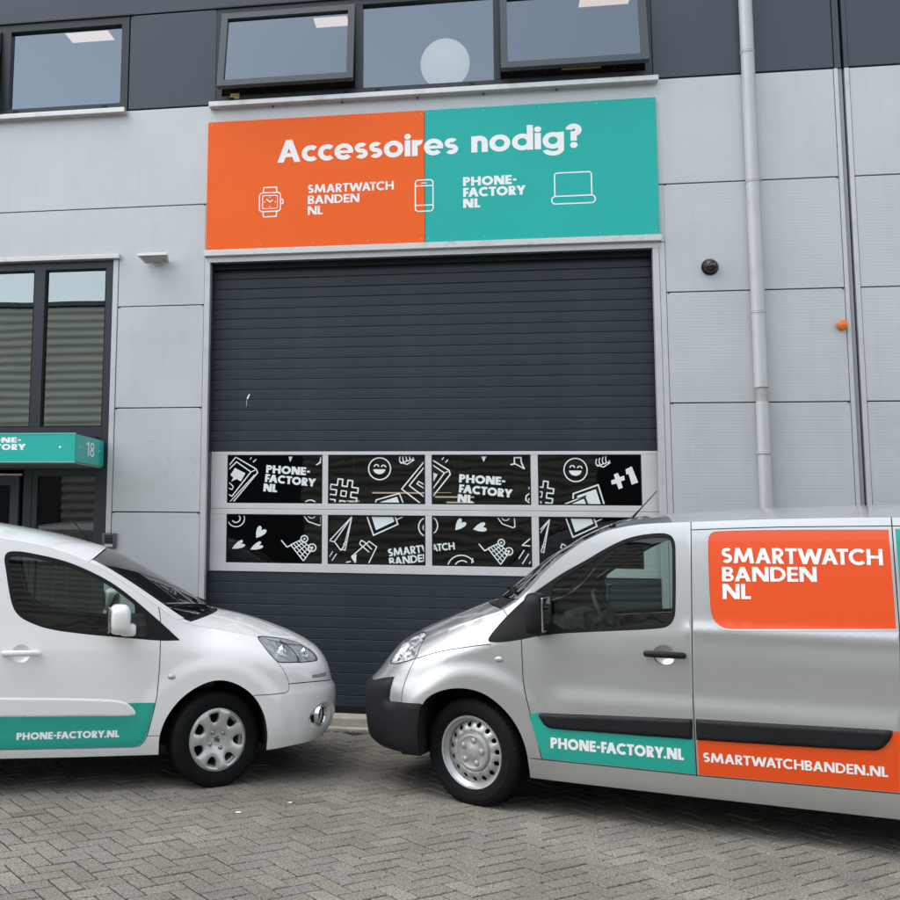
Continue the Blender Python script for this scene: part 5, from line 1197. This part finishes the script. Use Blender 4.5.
for sg in BOTH:
    patch(LV, 'front_bumper', bmi, sg, M_PLASTIC, sv, lambda q: .018 * sstep(.0, .05, edist(q[0], q[1], bmi)) * sstep(.52, .60, q[0]) + .006 * sstep(0, .02, edist(q[0], q[1], bmi)), .022, .02)
    patch(LV, 'grille', grV, sg, M_PLASTIC, sv, -.012, .05)
    rp = arcpts(-.181, .915, .030, .018, 0, 360, 20)[:-1]; patch(LV, 'side_repeater', rp, sg, M_CLEARW, sv, strip_off(rp, .009, .014), .010)
    r1 = chaikin([(-.414, .612), (-.418, .607), (-.440, .570), (-.462, .540), (-.485, .527), (-.512, .522), (-1.0, .529), (-1.30, .534), (-1.314, .534), (-1.315, .534), (-1.315, .651), (-1.314, .651), (-1.30, .650), (-.9, .634), (-.5, .615)], 1, True); patch(LV, 'rubbing_strip', r1, sg, M_PLASTIC, sv, strip_off(r1, .018, .018), .012)
    r2 = chaikin([(-1.333, .653), (-1.334, .653), (-1.35, .6534), (-1.8, .664), (-2.30, .678), (-2.328, .675), (-2.322, .645), (-2.300, .608), (-2.270, .575), (-2.227, .559), (-1.8, .546), (-1.35, .5345), (-1.334, .534), (-1.333, .534)], 1, True); patch(LV, 'rubbing_strip', r2, sg, M_PLASTIC, sv, strip_off(r2, .018, .018), .012)
    handle(LV, sv, hdv[0] - .005, hdv[1] + .003, .108, sg, M_PLASTIC, M_SPAINT)
    mr = MB().ball((0, 0, 0), .062, .115, .128, .55, 28, 18).build('door_mirror', M_PLASTIC, sv, True); mr.location = (-.445, sg * 1.055, 1.215); mr.scale = (1, -sg, 1)
    MB().box(-.068, -.055, -.095, .095, -.10, .105, .012).build('mirror_glass', mat('mirror_glass', (.6, .62, .63), .02, 1.0), mr)
    MB().tube([(.02, .06, -.095), (.02, .17, -.13)], .03, 8).build('mirror_arm', M_PLASTIC, mr, True)
wd = chaikin([(-2.366, 1.751), (-2.368, 1.748), (-2.375, 1.208), (-2.374, 1.205), (-1.60, 1.166), (-1.511, 1.163), (-1.462, 1.185), (-1.430, 1.235), (-1.422, 1.32), (-1.418, 1.64), (-1.422, 1.695), (-1.440, 1.722), (-1.475, 1.734), (-1.8, 1.744)], 1, True)
patch(LV, 'window_decal', wd, VS2, M_DOR, sv, .002, .05); patch(LV, 'window_decal', [(-2.395, 1.752), (-3.55, 1.742), (-3.58, 1.70), (-3.58, 1.26), (-3.54, 1.21), (-2.403, 1.206)], VS2, M_DTL, sv, .002, .06)
V, T = flat_union(quad_stroke(wd, .010, True)); LV.mesh('decal_edge', V, T, VS2, M_SPAINT, sv, .004)
patch(LV, 'door_stripe', [(-.368, .597), (-.42, .612), (-1.314, .60), (-1.322, .342), (-.448, .342)], VS2, M_DTL, sv, .0025, .04)
patch(LV, 'door_stripe', [(-1.338, .60), (-2.30, .60), (-2.325, .672), (-2.360, .672), (-2.343, .357), (-1.342, .343)], VS2, M_DOR, sv, .0025, .04)
for s_, A, B, h_, w_ in (('SMARTWATCH', (-1.498, 1.544), (-2.326, 1.550), .088, .212), ('BANDEN', (-1.497, 1.438), (-1.994, 1.450), .083, .212), ('NL', (-1.498, 1.337), (-1.649, 1.342), .086, .212), ('PHONE-FACTORY.NL', (-.499, .410), (-1.262, .415), .064, .265), ('SMARTWATCHBANDEN.NL', (-1.367, .417), (-2.292, .432), .053, .212)):
    text_on(LV, 'lettering', s_, A, B, h_, VS2, M_WHITE, sv, .0042, w_)
for (x, st) in ((0, R(-17)), (-3.0, 0)):
    for sg in BOTH:
        o = rim_barrel(sv, x, .790, .320, .222, .215, sg, st, M_STEEL); tyre_mesh(.330, .222, .213, 62, o)
        hs_ = [arcpts(.168 * math.cos(2 * math.pi * k / 15 + .1), .168 * math.sin(2 * math.pi * k / 15 + .1), .0155, .0155, 0, 360, 12)[:-1] for k in range(15)]
        disc_cut('rim_disc', .206, hs_, [(0, .052), (.10, .052), (.125, .060), (.140, .063), (.165, .056), (.190, .036), (.206, .030)], M_STEEL, o, 1, .012, nr=10)
        hc = MB().lathe([(.122, .050), (.121, .066), (.112, .076), (.100, .078), (.094, .0745), (.05, .0755), (.044, .079), (.0, .080)], 56, 'y').build('hub_cap', mat('hub_cap_grey', (.40, .40, .38), .34, .35, noise=.08, nscale=14, dirt=((.20, .19, .17), 12, .4)), o, True)
        for k in range(5):
            a = R(100) + 2 * math.pi * k / 5; MB().lathe([(.020, .074), (.018, .081), (.010, .086), (.0, .087)], 14, 'y', (.072 * math.cos(a), 0, .072 * math.sin(a))).build('bolt_cover', MATS['hub_cap_grey'], o, True)
        for dz_ in (.0, -.020):
            V, T = flat_union(S([(-.030, -.008 + dz_), (-.012, .010 + dz_), (0, .016 + dz_), (.012, .010 + dz_), (.030, -.008 + dz_)], .008)); mk('emblem', [(-x, .0812, z + .004) for x, z in V], T, M_ALU, o)
MB().box(-.62, .06, -.78, .78, .70, 1.10, .07).build('dashboard', M_DASH, sv, True); MB().box(-.66, -.50, .18, .62, 1.02, 1.22, .06).build('instrument_hood', M_DASH, sv, True)
steering(sv, -.76, .40, 1.17, 28); seat(sv, -1.30, .42, .62); seat(sv, -1.30, -.25, .62); seat(sv, -1.30, -.62, .62); MB().box(-1.86, -1.82, -.76, .76, .26, 1.74).build('bulkhead', M_DASH, sv)
MB().box(-.80, -.78, -.13, .13, 1.58, 1.65, .01).build('rear_view_mirror', M_DASH, sv); MB().box(-1.05, -.86, .28, .62, 1.70, 1.715, .005).build('sun_visor', M_DASH, sv)
MB().tube([(-.84, .0, 1.79), (-.93, .0, 1.89), (-1.03, .0, 2.0)], [.011, .004, .003], 8).build('aerial', M_RUBBER, sv)
for sg, f0 in ((1, .86), (-1, .62)):
    pts = []
    for k in range(9):
        u = k / 8; p = on_top(TV, -.325 - .03 * math.sin(u * math.pi), f0 - (f0 - .12) * u); pts.append((p.x, p.y * sg, p.z))
    MB().tube(pts, .009, 6).build('wiper_blade', M_RUBBER, sv)
